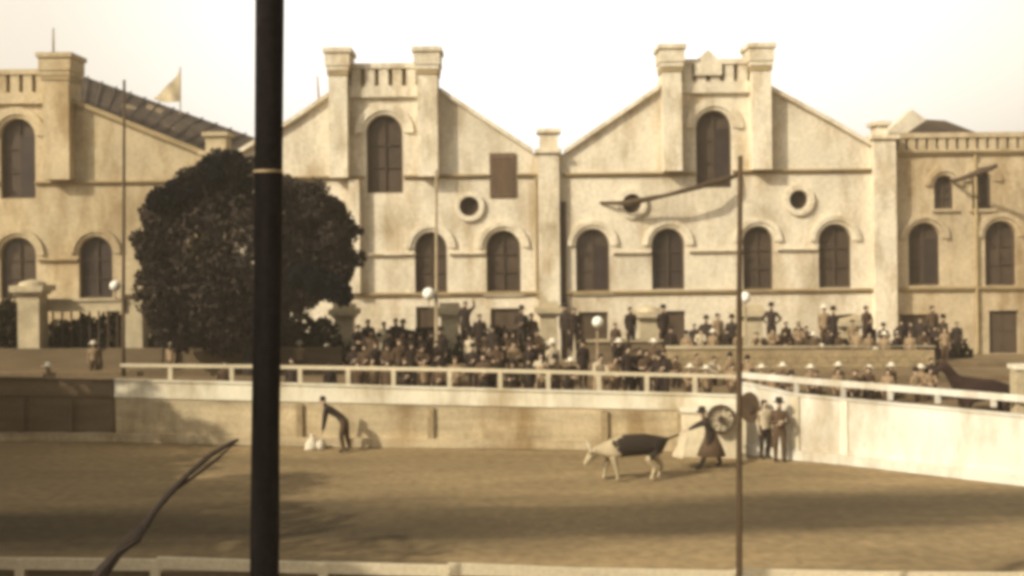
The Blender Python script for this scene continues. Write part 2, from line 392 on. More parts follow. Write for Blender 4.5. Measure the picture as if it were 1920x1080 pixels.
W = lambda a, b, t, c: (a, b, t, c, False)
hall2 = hall('exhibition_hall', 'pale stucco hall with battlemented tower and brown shutter, right of the thick dark pole',
    [(405, 300), (432, 300), (540, 236), (619, 183), (619, 165), (830, 165), (830, 175), (1000, 288), (1029, 292)],
    [W(495, 558, 440, 552), W(608, 671, 438, 551), W(778, 838, 435, 549), W(912, 976, 432, 549), (687, 755, 215, 362, True)],
    oculi=[(880, 387, 18, 28), (560, 392, 18, 28)], rects=[(918, 967, 287, 370, 'shutter'), (780, 816, 575, 645, 'door'), (920, 976, 578, 645, 'door')],
    piers=[(621, 655, 95, 334, .8, 2), (785, 822, 93, 332, .8, 2), (1010, 1049, 288, 690, .5, 1), (1012, 1046, 250, 286, .35, 1), (657, 677, 338, 549, .55, 0)],
    bandrange=[(432, 684, 334, 7, 'trim_dark'), (758, 916, 331, 7, 'trim_dark'), (969, 1009, 329, 7, 'trim_dark'), (432, 1009, 553, 8, 'trim_dark'),
               (676, 774, 478, 6, 'stucco_trim'), (842, 908, 476, 6, 'stucco_trim')], mer=[(656, 784, 120, 162, 183, 24, 0)])
hall3 = hall('exhibition_hall', 'pale stucco hall with battlemented tower and small pointed crest, crossed by the thin dark pole',
    [(1031, 292), (1060, 288), (1180, 207), (1238, 168), (1238, 150), (1442, 150), (1442, 168), (1560, 232), (1635, 276), (1655, 282)],
    [W(1080, 1143, 429, 547), W(1222, 1284, 428, 543), W(1393, 1450, 424, 543), W(1535, 1597, 420, 540), (1305, 1372, 207, 352, True)],
    oculi=[(1185, 382, 18, 28), (1497, 375, 18, 29)], rects=[(1085, 1140, 585, 640, 'door'), (1240, 1285, 583, 640, 'door')],
    piers=[(1240, 1274, 88, 322, .8, 2), (1405, 1440, 86, 319, .8, 2), (1635, 1676, 262, 690, .5, 1), (1642, 1662, 236, 260, .3, 1)],
    bandrange=[(1056, 1304, 327, 7, 'trim_dark'), (1374, 1634, 321, 7, 'trim_dark'), (1056, 1634, 547, 8, 'trim_dark'),
               (1148, 1218, 474, 6, 'stucco_trim'), (1290, 1390, 471, 6, 'stucco_trim'), (1455, 1530, 468, 6, 'stucco_trim')],
    mer=[(1275, 1404, 112, 155, 175, 24, 0)])
cr = MB(); c = at(1325, 112, YF); cr.plate([[(c.x - .75, c.z - .9), (c.x + .75, c.z - .9), (c.x + .75, c.z - .2), (c.x, c.z + .5), (c.x - .75, c.z - .2)]], YF - .42, YF - .32)
cr.build('crest', M['stucco_trim'], hall3)
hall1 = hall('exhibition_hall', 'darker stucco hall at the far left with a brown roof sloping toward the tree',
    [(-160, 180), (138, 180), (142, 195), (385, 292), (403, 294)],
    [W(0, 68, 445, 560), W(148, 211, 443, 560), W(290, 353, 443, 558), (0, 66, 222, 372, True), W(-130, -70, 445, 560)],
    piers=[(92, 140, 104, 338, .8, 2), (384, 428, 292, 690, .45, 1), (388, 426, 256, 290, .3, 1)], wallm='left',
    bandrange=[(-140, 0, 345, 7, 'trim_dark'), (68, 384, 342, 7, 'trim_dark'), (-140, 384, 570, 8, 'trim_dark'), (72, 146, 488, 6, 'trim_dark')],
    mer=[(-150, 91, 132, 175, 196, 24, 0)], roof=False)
rf = MB()
q0 = at(138, 190, YF + .7); q1 = at(400, 300, YF + .7); q2 = at(488, 262, 76); q3 = at(138, 136, 76)
def slab(mb, quad, t):
    n = len(quad); vs = [tuple(p) for p in quad] + [(p[0], p[1], p[2] - t) for p in quad]
    mb.add(vs, [tuple(range(n)), tuple(range(n, 2 * n))[::-1]] + [(i, (i + 1) % n, (i + 1) % n + n, i + n) for i in range(n)])
slab(rf, [q0, q1, q2, q3], .25)
rf.build('roof', M['roof'], hall1)
# battens and patched skylights on that roof
def lerp(a, b, t): return a + (b - a) * t
bt = MB()
for i in range(1, 13):
    t = i / 13; a = lerp(q0, q1, t); b = lerp(q3, q2, t); up = Vector((0, 0, .1)); bt.tube([a + up, b + up], .06, 4)
bt.build('roof_batten', M['roof'], hall1)
for (s, t) in ((.30, .35), (.42, .62), (.55, .3)):
    pts = [lerp(lerp(q0, q1, s + ds), lerp(q3, q2, s + ds), t + dt) + Vector((0, 0, .10)) for ds, dt in ((0, 0), (.09, 0), (.09, .16), (0, .16))]
    k = MB(); slab(k, pts, .06); k.build('roof_light', M['brick'], hall1)
sb = MB(); sb.box(FX(-160) + .1, FX(400), YF + .61, 90, .01, at(400, 310, YF).z); sb.build('rear_walls', M['left'], hall1)
rw = hall('exhibition_wing', 'tan flat-roofed wing with paired arched windows at right edge',
    [(1657, 284), (2130, 284)],
    [W(1756, 1794, 328, 391), W(1828, 1866, 320, 391), W(1708, 1768, 417, 536), W(1852, 1912, 414, 536), W(1990, 2050, 414, 536)],
    rects=[(1860, 1916, 583, 672, 'door'), (1690, 1762, 590, 650, 'door')], wallm='wing',
    bandrange=[(1678, 2120, 285, 9, 'trim_dark'), (1678, 2120, 541, 9, 'trim_dark')], mer=[(1664, 2120, 247, 278, 282, 19, 0)], ymo=.35)
hip = MB()
a = [at(1682, 262, 62), at(1835, 250, 62), at(1835, 250, 68), at(1682, 262, 68)]; t0 = at(1738, 224, 65); t1 = at(1772, 226, 65)
hip.add(a + [t0, t1], [(0, 1, 5, 4), (1, 2, 5), (2, 3, 4, 5), (3, 0, 4), (0, 3, 2, 1)]); hip.build('roof', M['roof'], rw)
pd = MB(); p0 = at(1650, 258, 69); p1 = at(1785, 258, 69); p2 = at(1710, 205, 69)
pd.plate([[(p0.x, p0.z), (p1.x, p1.z), (p2.x, p2.z)]], 69, 70); pd.build('pediment', M['stucco'], rw)
dp = MB(); xx = FX(1833); dp.tube([(xx, 60.2, .1), (xx, 60.2, at(1833, 290, 60).z)], .09, 8); dp.build('drainpipe', M['trim_dark'], rw)
dp = MB(); xx = FX(1056); dp.tube([(xx, 59.86, .1), (xx, 59.86, at(1056, 378, 60).z)], .13, 8); dp.build('drainpipe', M['frame'], hall3)
dp = MB(); xx = FX(1005); dp.tube([(xx, 59.9, at(1005, 560, 60).z), (xx, 59.9, at(1005, 330, 60).z)], .06, 8); dp.build('drainpipe', M['trim_dark'], hall2)
for (px, pt, pb, D, lab) in ((100, 52, 106, 60.2, 'thin iron rod on the pier top of the far left hall'), (598, 142, 192, 60.3, 'short thin rod on the left slope of the hall beside the thick pole')):
    k = MB(); a = at(px, pb, D); b = at(px - (3 if px > 300 else 0), pt, D); k.tube([a, b], [.07, .035], 6); tag(k.build('lightning_rod', M['mastp'], loc=a), lab, 'rod')
# flag on the left roof
fr = empty('flag', 'faded pale triangular flag drooping from a thin staff above the far left roof', 'flag')
st = at(338, 125, 62); sb_ = at(338, 215, 62)
k = MB(); k.tube([sb_, st], .035, 6); k.build('flagstaff', M['mastp'], fr)
k = MB(); n = 8; P = []
for i in range(n + 1):
    t = i / n
    top = lerp(at(337, 132, 62), at(290, 182, 62), t); bot = lerp(at(337, 190, 62), at(289, 186, 62), t)
    for j in range(5):
        q = lerp(top, bot, j / 4); P.append((q.x, q.y + .12 * math.sin(t * 9 + j * .6), q.z - .12 * math.sin(t * math.pi)))
k.add(P + [(x, y + .012, z) for x, y, z in P], [f for i in range(n) for j in range(4) for f in ((i * 5 + j, i * 5 + j + 1, i * 5 + j + 6, i * 5 + j + 5), tuple(45 + q for q in (i * 5 + j, i * 5 + j + 5, i * 5 + j + 6, i * 5 + j + 1)))])
k.build('pennant', M['cloth'], fr, smooth=True); place(fr, sb_)

# ---------------------------------------------------------------- gate pillars and low walls before the halls
PD = 50.0
pil = [(61, 525, 40, 46, 'tall gate pillar with a domed cap at the far left, dark hedge on both sides'),
       (255, 530, 33, 47, 'tall gate pillar with a flat cap against the left edge of the round tree'),
       (646, 570, 34, 50, 'stone gate pillar at the right edge of the round tree'),
       (843, 568, 32, 50, 'stone gate pillar right of the pale lamp mast'),
       (1028, 566, 32, 50, 'stone gate pillar in front of the pier between the two towered halls'),
       (1216, 574, 36, 50, 'broad stone gate pillar with rounded cap between two ground floor openings'),
       (1408, 572, 34, 50, 'stone gate pillar just right of the thin dark pole'),
       (1590, 590, 30, 50, 'low stone gate pillar left of the last pier of the towered halls')]
for (px, pt, wpx, D, lab) in pil:
    r = empty('gate_pillar', lab, 'pillar', 'gate pillars in a row before the halls')
    c = at(px, pt, D); hw = wpx / 2 * D / F; dome = px in (61, 1216)
    k = MB(); k.box(c.x - hw, c.x + hw, D - hw, D + hw, 0, c.z - .62); k.box(c.x - hw - .08, c.x + hw + .08, D - hw - .08, D + hw + .08, .01, .5)
    k.build('shaft', M['stone'], r)
    k = MB(); z = c.z - .62
    k.box(c.x - hw - .10, c.x + hw + .10, D - hw - .1, D + hw + .1, z + .002, z + .14)
    k.box(c.x - hw - .24, c.x + hw + .24, D - hw - .24, D + hw + .24, z + .142, z + .40)
    if dome: k.lathe([(hw + .12, .402), (hw + .05, .52), (hw * .6, .60), (.05, .64)], (c.x, D, z), 16)
    else: k.box(c.x - hw - .05, c.x + hw + .05, D - hw - .05, D + hw + .05, z + .402, z + .62)
    k.build('cap', M['stone'], r); place(r, (c.x, D, 0))
def wall_between(pa, pb, name, m, t, z0=0.0, lab=None, cat='wall', grp=None):
    """vertical slab whose top runs from pa to pb"""
    k = MB(); d = Vector((pb.x - pa.x, pb.y - pa.y, 0)).normalized(); n = Vector((-d.y, d.x, 0)) * t
    vs = []
    for p in (pa, pb):
        for zz in (z0, p.z):
            vs.append((p.x, p.y, zz)); vs.append((p.x + n.x, p.y + n.y, zz))
    k.add(vs, [(0, 1, 3, 2), (4, 6, 7, 5), (0, 4, 5, 1), (2, 3, 7, 6), (0, 2, 6, 4), (1, 5, 7, 3)])
    return k
gb = empty('gate_beam', 'pale horizontal beam joining the two tall gate pillars at left', 'beam')
k = wall_between(at(84, 566, 46.6), at(238, 566, 47.2), '', None, .25, 0); x0, x1, z0, z1 = box_px(84, 238, 564, 583, 46.8)
k = MB(); k.box(x0, x1, 46.5, 46.9, z0, z1); k.box(x0, x1, 46.42, 46.98, z1 + .002, z1 + .1); k.build('lintel', M['stone'], gb)
k = MB()
for i in range(1, 9): xq = x0 + (x1 - x0) * i / 9; k.box(xq - .03, xq + .03, 46.67, 46.73, 1.2, z0 - .01)
k.build('railing_bars', M['frame'], gb)

def leafy(mb, c, rad, n, size, rnd, flat=1.0, clip=None, shell=.55):
    for _ in range(n):
        while True:
            p = Vector((rnd.uniform(-1, 1), rnd.uniform(-1, 1), rnd.uniform(-1, 1)))
            if shell < p.length <= 1: break
        q = Vector((c[0] + p.x * rad[0], c[1] + p.y * rad[1], c[2] + p.z * rad[2]))
        if clip and not clip(q): continue
        s = size * rnd.uniform(.6, 1.5)
        a = Vector((rnd.gauss(0, 1), rnd.gauss(0, 1), rnd.gauss(0, 1))).normalized(); b = a.cross(Vector((rnd.gauss(0, 1), rnd.gauss(0, 1), rnd.gauss(0, 1)))).normalized()
        o = len(mb.v)
        mb.v += [tuple(q - a * s), tuple(q + b * s * .55), tuple(q + a * s), tuple(q - b * s * .55)]; mb.f.append((o, o + 1, o + 2, o + 3))
rnd = random.Random(3)
def hedge(label, p0, p1, top0, D, n):
    k = MB(); a = at(p0, top0, D); b = at(p1, top0, D)
    L = b.x - a.x; m = max(2, int(L / 1.0))
    for i in range(m):
        cx = a.x + L * (i + .5) / m; h = a.z * rnd.uniform(.86, 1.02)
        leafy(k, (cx, D, h * .55), (L / m * .8, .9, h * .46), n, .16, rnd, shell=.3)
    return tag(k.build('hedge', M['hedge'], loc=(a.x, D, 0)), label, 'hedge', 'dark hedges behind the gate pillars')
hedge('dark clipped hedge filling the gap between the two tall gate pillars at left', 88, 232, 586, 47.6, 1500)
hedge('dark hedge at the left edge of the scene, left of the domed gate pillar', -40, 36, 548, 47.6, 1500)
hedge('long dark hedge under the round tree between the gate pillars', 275, 630, 578, 48.6, 900)
hedge('low dark hedge right of the tree, behind the gathered crowd', 664, 828, 612, 48.6, 900)
hedge('low dark hedge behind the densest part of the crowd, left of the pier', 862, 1008, 612, 48.6, 900)

hedge('dark shrubs behind the brick wall, left of the thin dark pole', 1262, 1378, 626, 47.2, 700)
hedge('dark shrubs behind the brick wall, right of the thin dark pole', 1430, 1636, 624, 47.2, 700)
hedge('dark shrubs behind the brick wall in front of the right wing', 1684, 1800, 614, 47.2, 800)
# ---------------------------------------------------------------- tree
tr = empty('shade_tree', 'big dark round-crowned tree behind the thick pole', 'tree')
TD = 44.0; tc = at(468, 470, TD); tb = Vector((tc.x, TD, 0))
k = MB(); k.tube([(tb.x + .1, TD, 0), (tb.x, TD, 1.5), (tb.x - .1, TD, 3.2), (tb.x, TD, 5)], [.42, .33, .28, .2], 10)
for i in range(9):
    a = i * 2.4; r = 2.6; k.tube([(tb.x, TD, 2.6 + i * .2), (tb.x + math.cos(a) * 1.2, TD + math.sin(a) * 1.2, 4.4 + i * .2), (tb.x + math.cos(a) * r, TD + math.sin(a) * r, 5.2 + i * .5)], [.14, .09, .03], 6)
k.build('trunk', M['bark'], tr)
cr = MB(); rnd = random.Random(11)
blobs = [(466, 484, 156, 4200), (350, 455, 85, 1500), (330, 545, 68, 1000), (590, 430, 72, 1500), (600, 488, 64, 1300), (520, 418, 78, 1500),
         (440, 560, 88, 1500), (400, 365, 60, 1100), (320, 410, 50, 900), (565, 392, 52, 1000), (618, 402, 34, 600), (628, 460, 38, 600),
         (510, 560, 55, 900), (345, 600, 60, 900), (420, 610, 60, 900), (300, 470, 36, 500), (640, 505, 28, 400), (432, 320, 36, 900), (395, 335, 34, 600)]
for (px, py, r, n) in blobs:
    c = at(px, py, TD); rr = r * TD / F; dy = rnd.uniform(-.8, .8)
    leafy(cr, (c.x, TD + dy, c.z), (rr, rr * .95, rr), int(n * 1.9), .105, rnd, shell=.5)
for i in range(105):      # uneven outline
    a = rnd.uniform(0, 2 * math.pi); px = 468 + math.cos(a) * 172; py = 465 - math.sin(a) * ((150 - 22 * (1 if math.cos(a) > .1 else 0)) if math.sin(a) > 0 else 120)
    c = at(px, py, TD); leafy(cr, (c.x, TD + rnd.uniform(-2, 2), c.z), (.55, .5, .42), 110, .10, rnd, shell=.1)
for (px, py) in ((275, 400), (268, 450), (285, 520), (655, 430), (668, 490), (560, 350), (610, 362), (345, 352), (470, 300), (410, 298), (500, 318)):
    c = at(px + rnd.uniform(-6, 6), py + rnd.uniform(-6, 6), TD); leafy(cr, (c.x, TD + rnd.uniform(-1, 1), c.z), (.42, .4, .38), 150, .10, rnd, shell=.1)
cr.build('crown', M['foliage'], tr)
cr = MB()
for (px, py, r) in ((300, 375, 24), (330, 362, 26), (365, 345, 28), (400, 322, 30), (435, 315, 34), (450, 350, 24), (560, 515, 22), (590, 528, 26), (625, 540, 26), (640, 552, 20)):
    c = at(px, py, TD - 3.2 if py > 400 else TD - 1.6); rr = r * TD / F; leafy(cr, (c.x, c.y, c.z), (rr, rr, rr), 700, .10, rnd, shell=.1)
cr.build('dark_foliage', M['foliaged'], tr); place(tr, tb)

# ---------------------------------------------------------------- spectators' terraces
k = MB()
k.box(-26, 26, 36.4, 38.6, .01, .75); k.box(-26, 26, 38.602, 41.2, .01, 1.0); k.box(-26, 26, 41.202, 43.9, .01, 1.2); k.box(-26, 26, 44.4, 46.0, .01, 1.35)
tag(k.build('terrace', M['earth']), kind='structure')
a = at(1252, 655, 44); b = at(1752, 656, 44)
bwr = empty('brick_wall', 'low pale brick wall behind the white hats, right of the crowd', 'wall')
k = wall_between(a, b, '', None, .3, 1.0); k.build('bricks', M['brick'], bwr)
k = MB(); a2 = a + Vector((-.05, -.06, .12)); b2 = b + Vector((.05, -.06, .12)); k = wall_between(a2, b2, '', None, .42, a.z + .003)
k.build('coping', M['stone'], bwr)
# joints of brickwork as raised courses
k = MB()
for zc in range(5):
    z = 1.25 + zc * .2
    for i in range(26):
        L = (b.x - a.x) / 26; xa = a.x + i * L + (.5 * L if zc % 2 else 0)
        if xa + L < b.x and z + .17 < min(a.z, b.z): k.box(xa + .02, xa + L - .02, 43.975, 43.999, z, z + .17)
k.build('brick_face', M['brick'], bwr); place(bwr, (a.x, 44, 0))
lw = MB(); a = at(-60, 655, 45); b = at(640, 652, 45); k = wall_between(a, b, '', None, .3, 1.0)
tag(k.build('low_wall', M['boardd'], loc=(a.x, 45, 0)), 'low dark wall running under the tree at the foot of the gate pillars', 'wall')
dk = empty('wooden_counter', 'dark brown boarded counter in front of the ground floor openings, left of the brick wall', 'counter')
x0, x1, z0, z1 = box_px(1085, 1240, 640, 662, 46.5); k = MB(); k.box(x0, x1, 46.2, 46.7, 1.3, z1); k.build('front', M['boardd'], dk)
k = MB(); k.box(x0 - .05, x1 + .05, 46.1, 46.8, z1 + .002, z1 + .08); k.build('top', M['board'], dk); place(dk, (x0, 46.5, 0))

# ---------------------------------------------------------------- arena barrier
def barrier(label, seq, thick, capm, upm, lowm, upfrac, posts, group=None):
    """seq: (top px, top py, base py) points from left to right"""
    r = empty('arena_wall', label, 'wall', group); P = []
    for (px, pt, pb) in seq:
        g0 = gnd(px, pb); t = at(px, pt, g0.y); P.append((Vector((g0.x, g0.y, 0)), t.z))
    up = MB(); lo = MB(); cp = MB(); le = MB(); back = MB()
    def seg(mb, a, b, za0, za1, zb0, zb1, o0, o1):
        d = (b - a); d.z = 0; d.normalize(); n = Vector((-d.y, d.x, 0))      # n points away from camera for left-to-right walls
        vs = []
        for p, (q0_, q1_) in ((a, (za0, za1)), (b, (zb0, zb1))):
            for zz in (q0_, q1_):
                for o in (o0, o1): vs.append((p.x + n.x * o, p.y + n.y * o, zz))
        mb.add(vs, [(0, 1, 3, 2), (4, 6, 7, 5), (0, 4, 5, 1), (2, 3, 7, 6), (0, 2, 6, 4), (1, 5, 7, 3)])
    for (a, za), (b, zb) in zip(P[:-1], P[1:]):
        sa, sb2 = za * upfrac, zb * upfrac
        seg(lo, a, b, 0, sa, 0, sb2, 0, thick)
        seg(up, a, b, sa + .003, za - .05, sb2 + .003, zb - .05, -.045, thick)
        seg(cp, a, b, za - .047, za, zb - .047, zb, -.09, thick + .05)
        seg(le, a, b, .02, .30, .02, .30, -.20, -.002)
    lo.build('lower_boards', M[lowm], r); up.build('upper_boards', M[upm], r); cp.build('cap_rail', M[capm], r); le.build('foot_ledge', M['board'] if upm != 'whiter' else M['whiter'], r)
    for t in posts:
        # t = pixel x along the wall
        for (a, za), (b, zb) in zip(P[:-1], P[1:]):
            k_ = (t - 960) / F; dx, dy = b.x - a.x, b.y - a.y
            s = (k_ * a.y - a.x) / (dx - k_ * dy)
            if 0 <= s < 1:
                p = a + (b - a) * s; z = (za + (zb - za) * s) * (upfrac if upfrac > .6 else 1); d = (b - a).normalized(); n = Vector((-d.y, d.x, 0)); hw = .10
                m = MB(); vs = []
                for zz in (0, z - .06):
                    for (u, v) in ((-hw, -.11), (hw, -.11), (hw, -.047), (-hw, -.047)): vs.append((p.x + d.x * u + n.x * v, p.y + d.y * u + n.y * v, zz))
                m.add(vs, [(0, 1, 2, 3), (4, 5, 6, 7), (0, 1, 5, 4), (1, 2, 6, 5), (2, 3, 7, 6), (3, 0, 4, 7)])
                m.build('post', M['white'] if upm == 'whiter' else M['boardd'] if upm == 'boardd' else M['brick'], r)
    return r, P
def handrail(label, pts, m, rad, posts, zlow):
    """pts: (px,py,D) of the rail, posts: list of px"""
    r = empty('handrail', label, 'railing'); Q = [at(*p) for p in pts]
    k = MB()
    for a, b in zip(Q[:-1], Q[1:]):
        d = (b - a).normalized(); n = Vector((-d.y, d.x, 0)).normalized() * rad * .6; u = Vector((0, 0, rad))
        k.add([a - n - u, a + n - u, a + n + u, a - n + u, b - n - u, b + n - u, b + n + u, b - n + u], [(0, 1, 2, 3), (4, 5, 6, 7), (0, 1, 5, 4), (1, 2, 6, 5), (2, 3, 7, 6), (3, 0, 4, 7)])
    k.build('rail', m, r)
    for t in posts:
        for a, b in zip(Q[:-1], Q[1:]):
            k_ = (t - 960) / F; dx, dy = b.x - a.x, b.y - a.y; s = (k_ * a.y - a.x) / (dx - k_ * dy)
            if 0 <= s < 1:
                p = a + (b - a) * s; w = .07; h = MB(); h.box(p.x - w, p.x + w, p.y - w * .5, p.y + w * .5, zlow, p.z - rad); h.build('post', m, r)
    return r
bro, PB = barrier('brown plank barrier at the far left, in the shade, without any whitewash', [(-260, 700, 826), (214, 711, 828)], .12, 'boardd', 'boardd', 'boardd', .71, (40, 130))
far, PF = barrier('long wooden arena barrier with pale upper band and tan boards, behind the cow',
    [(217, 711, 828), (250, 712, 829), (600, 720, 837), (800, 726, 839), (1270, 737, 846), (1392, 741, 852)], .12, 'white', 'white', 'board', .71, (560, 805, 1130, 1274))
rgt, PR = barrier('bright white arena barrier turning toward the camera at right',
    [(1394, 716, 851), (1490, 738, 862), (1585, 747, 871), (1900, 776, 908), (2060, 791, 926)], .12, 'whiter', 'whiter', 'whiter', .05, (1490, 1580, ))
h1 = handrail('pale handrail running along the top of the long arena barrier', [(226, 685, 36.0), (235, 685, 36.0), (470, 687, 35.6), (650, 690, 35.2), (840, 693, 34.8), (1025, 697, 34.4), (1210, 702, 34.1), (1385, 706, 33.9)], M['cream'], .055,
    (317, 432, 560, 650, 735, 840, 935, 1025, 1120, 1210, 1300), 1.6)
h2 = handrail('thick white handrail above the bright right-hand barrier', [(1390, 703, 33.6), (1500, 713, 32.7), (1900, 746, 29.6), (2050, 759, 28.5)], M['whiter'], .09, (1490, 1578, 1666, 1755, 1860, 1960), 1.75)
# end pillar at the right edge
c = at(1913, 684, 29.7); r = empty('fence_pillar', 'square pale pillar at the right edge where the white handrail ends', 'pillar')
k = MB(); k.box(c.x - .15, c.x + .3, 29.6, 30.0, 0, c.z - .12); k.build('shaft', M['stone'], r); k = MB(); k.box(c.x - .2, c.x + .35, 29.55, 30.05, c.z - .118, c.z); k.build('cap', M['white'], r); place(r, (c.x, 29.8, 0))
# white step block at the barrier's near corner
r = empty('barrier_screen', 'pale free-standing refuge screen in the arena corner behind the stooping cape man', 'screen')
a = gnd(1275, 853); b = gnd(1395, 857); k = wall_between(Vector((a.x, a.y - .3, at(1275, 768, a.y).z)), Vector((b.x, b.y - .3, at(1395, 760, b.y).z)), '', None, .08)
k.build('boards', M['cream'], r)
k = wall_between(Vector((a.x - .04, a.y - .36, at(1275, 762, a.y).z)), Vector((b.x, b.y - .36, at(1395, 754, b.y).z)), '', None, .16, at(1275, 770, a.y).z)
k.build('top_rail', M['white'], r); place(r, (a.x, a.y, 0))

# ---------------------------------------------------------------- near fence
nf = empty('near_fence', 'pale board fence crossing the very bottom of the view', 'fence')
tops = [(-150, 1046), (36, 1047), (290, 1049), (605, 1055), (836, 1060), (1100, 1066), (1376, 1071), (1660, 1073), (1925, 1074), (2060, 1075)]
Pn = []
for px, py in tops: Pn.append(at(px, py, 16.7))
for i, (a, b) in enumerate(zip(Pn[:-1], Pn[1:])):
    lift = .0 if i % 2 else .03
    A = Vector((a.x + .03, 16.7, a.z - .0 + lift)); B = Vector((b.x - .03, 16.7 + .02, b.z - .01))
    k = MB()
    for (za, zb) in ((0, .17),):
        k.add([(A.x, A.y, A.z - .17), (A.x, A.y + .06, A.z - .17), (A.x, A.y, A.z), (A.x, A.y + .06, A.z), (B.x, B.y, B.z - .17), (B.x, B.y + .06, B.z - .17), (B.x, B.y, B.z), (B.x, B.y + .06, B.z)],
              [(0, 1, 3, 2), (4, 6, 7, 5), (0, 4, 5, 1), (2, 3, 7, 6), (0, 2, 6, 4), (1, 5, 7, 3)])
    k.build('top_board', M['cream'], nf)
    k = MB(); k.box(a.x + .08, b.x - .08, 16.76, 16.8, .02, min(a.z, b.z) - .14); k.build('panel', M['boardd'], nf)
    k = MB(); k.box(b.x - .07, b.x + .07, 16.69, 16.83, 0, b.z - .02); k.build('post', M['cream'], nf)
place(nf, (Pn[0].x, 16.7, 0))

# ---------------------------------------------------------------- poles, masts, scratch streaks, branch
k = MB(); D = 12.0; pts = []; rad = []
for py, px, hwp in ((-200, 507, 27), (0, 506, 26.5), (250, 504, 26), (500, 502, 26), (800, 498, 26), (1080, 496, 27)):
    p = at(px, py, D); pts.append(p); rad.append(hwp * D / F)
pb = at(494, 1540, D); pts.append(Vector((pb.x, D, 0))); rad.append(.17)
up = empty('utility_pole', 'thick dark wooden pole standing in the foreground in front of the tree', 'pole')
k.tube(pts, rad, 20); k.build('shaft', M['pole'], up, smooth=True)
k = MB(); c = at(503, 322, D); k.lathe([(.156, -.016), (.162, -.012), (.162, .012), (.156, .016)], tuple(c), 20); k.build('collar', M['brick'], up); place(up, (pb.x, D, 0))
def mast(label, seq, D, m, r0, r1, globe=None, arm=0, base_px=None):
    root = empty('lamp_mast' if globe else 'mast', label, 'lamp post' if globe else 'pole')
    P = [at(px, py, D) for px, py in seq]; P.append(Vector((P[-1].x, D, 0)))
    k = MB(); n = len(P); k.tube(P, [r1 + (r0 - r1) * i / (n - 1) for i in range(n)], 10); k.build('shaft', m, root, smooth=True)
    if globe:
        c = at(globe[0], globe[1], D - .05); rr = globe[2] * D / F
        k = MB(); prof = [(max(.01, rr * math.sin(math.pi * i / 8)), -rr * math.cos(math.pi * i / 8)) for i in range(9)]; k.lathe(prof, tuple(c), 14); k.build('globe', M['globe'], root, smooth=True)
        k = MB(); x = at(seq[-1][0], globe[1], D).x; k.tube([(x, D, c.z - rr - .35), (c.x, D - .05, c.z - rr - .3), (c.x, D - .05, c.z - rr + .02)], .035, 6); k.build('bracket', m, root)
    place(root, P[-1]); return root
mast('thin dark pole standing at right, rising from below the frame', [(1388, 292), (1386, 600), (1386, 1080)], 14.5, M['mast'], .046, .032)
mast('pale lamp mast with a white globe, left of the round window', [(818, 318), (818, 690)], 42, M['mastp'], .10, .055, (804, 551, 12))
mast('tall thin lamp mast with a white globe rising past the left hall roof', [(233, 150), (231, 640)], 44, M['mast'], .10, .05, (216, 536, 10))
mast('short lamp post with a white globe just right of the thin dark pole', [(1398, 575), (1398, 700)], 45, M['mastp'], .07, .05, (1397, 558, 11))
mast('short lamp post with white globe, between the pier and the broad gate pillar', [(1120, 620), (1120, 700)], 42.5, M['mastp'], .05, .04, (1121, 604, 11))
# scratch across the hall, built as a made-up slack tube with a swollen knot
cb = empty('scratch_streak', 'dark scratch with a swollen knot, added across the left round window of the crested hall', 'scratch')
k = MB(); k.tube([at(1386, 328, 59.9), at(1360, 336, 59.2), at(1310, 350, 58.8), at(1250, 366, 58.8), at(1200, 376, 59), at(1185, 380, 59), at(1165, 381, 59.2), at(1125, 380, 59.95)], [.10, .15, .15, .10, .16, .20, .13, .07], 8)
k.build('scratch_tube', M['mast'], cb); place(cb, at(1386, 328, 59.9))
k = MB(); a = at(1797, 337, 59.4); b = at(1868, 311, 57.5); k.tube([Vector((a.x, 60.3, a.z)), a, lerp(a, b, .6), b], [.1, .12, .17, .12], 8)  # dark smear on the wing wall, built as an added bar
tag(k.build('smear_bar', M['frame'], loc=a), 'added dark slanting smear between the two small arched windows of the right wing', 'bracket')
# crooked branch
br = empty('dead_branch', 'dark crooked dead branch leaning over the near fence at lower left', 'branch')
k = MB(); D = 13.5
seq = [(120, 1380, 14), (165, 1140, 13), (190, 1075, 13), (222, 1035, 9), (252, 1008, 13), (268, 992, 8), (290, 958, 6), (318, 925, 7), (352, 890, 5), (392, 855, 5), (425, 835, 4), (447, 824, 3)]
k.tube([at(p[0], p[1], D + (1 if i > 4 else 0) * .1 * i) for i, p in enumerate(seq)], [p[2] * 1.05 * D / F for p in seq], 8); k.build('limb', M['bark'], br)
k = MB(); k.tube([at(318, 925, D + .7), at(365, 893, D + .9), at(405, 862, D + 1), at(438, 832, D + 1.1)], [.025, .02, .02, .012], 6); k.build('twig', M['bark'], br); place(br, (at(120, 1380, D).x, D, 0))

# ---------------------------------------------------------------- unseen timber stand added to throw the shade over the left of the arena
gs = empty('shade_stand', 'unseen timber stand added beyond the left edge to shade the arena', 'building')
def yaw_box(mb, c, d, L, W_, z0, z1):
    d = Vector((d[0], d[1], 0)).normalized(); n = Vector((-d.y, d.x, 0)); vs = []
    for u in (0, L):
        for v in (0, W_):
            for z in (z0, z1): p = Vector((c[0], c[1], 0)) + d * u + n * v; vs.append((p.x, p.y, z))
    mb.add(vs, [(0, 1, 3, 2), (4, 6, 7, 5), (0, 4, 5, 1), (2, 3, 7, 6), (0, 2, 6, 4), (1, 5, 7, 3)])
k = MB(); yaw_box(k, (-14.6, -1), (-7.0, 16), 37, 10, 0, 11.4); k.build('wall', M['boardd'], gs)
k = MB(); yaw_box(k, (-14.4, -2), (-7.0, 16), 38.5, 11, 11.405, 11.75); k.build('roof', M['roof'], gs)

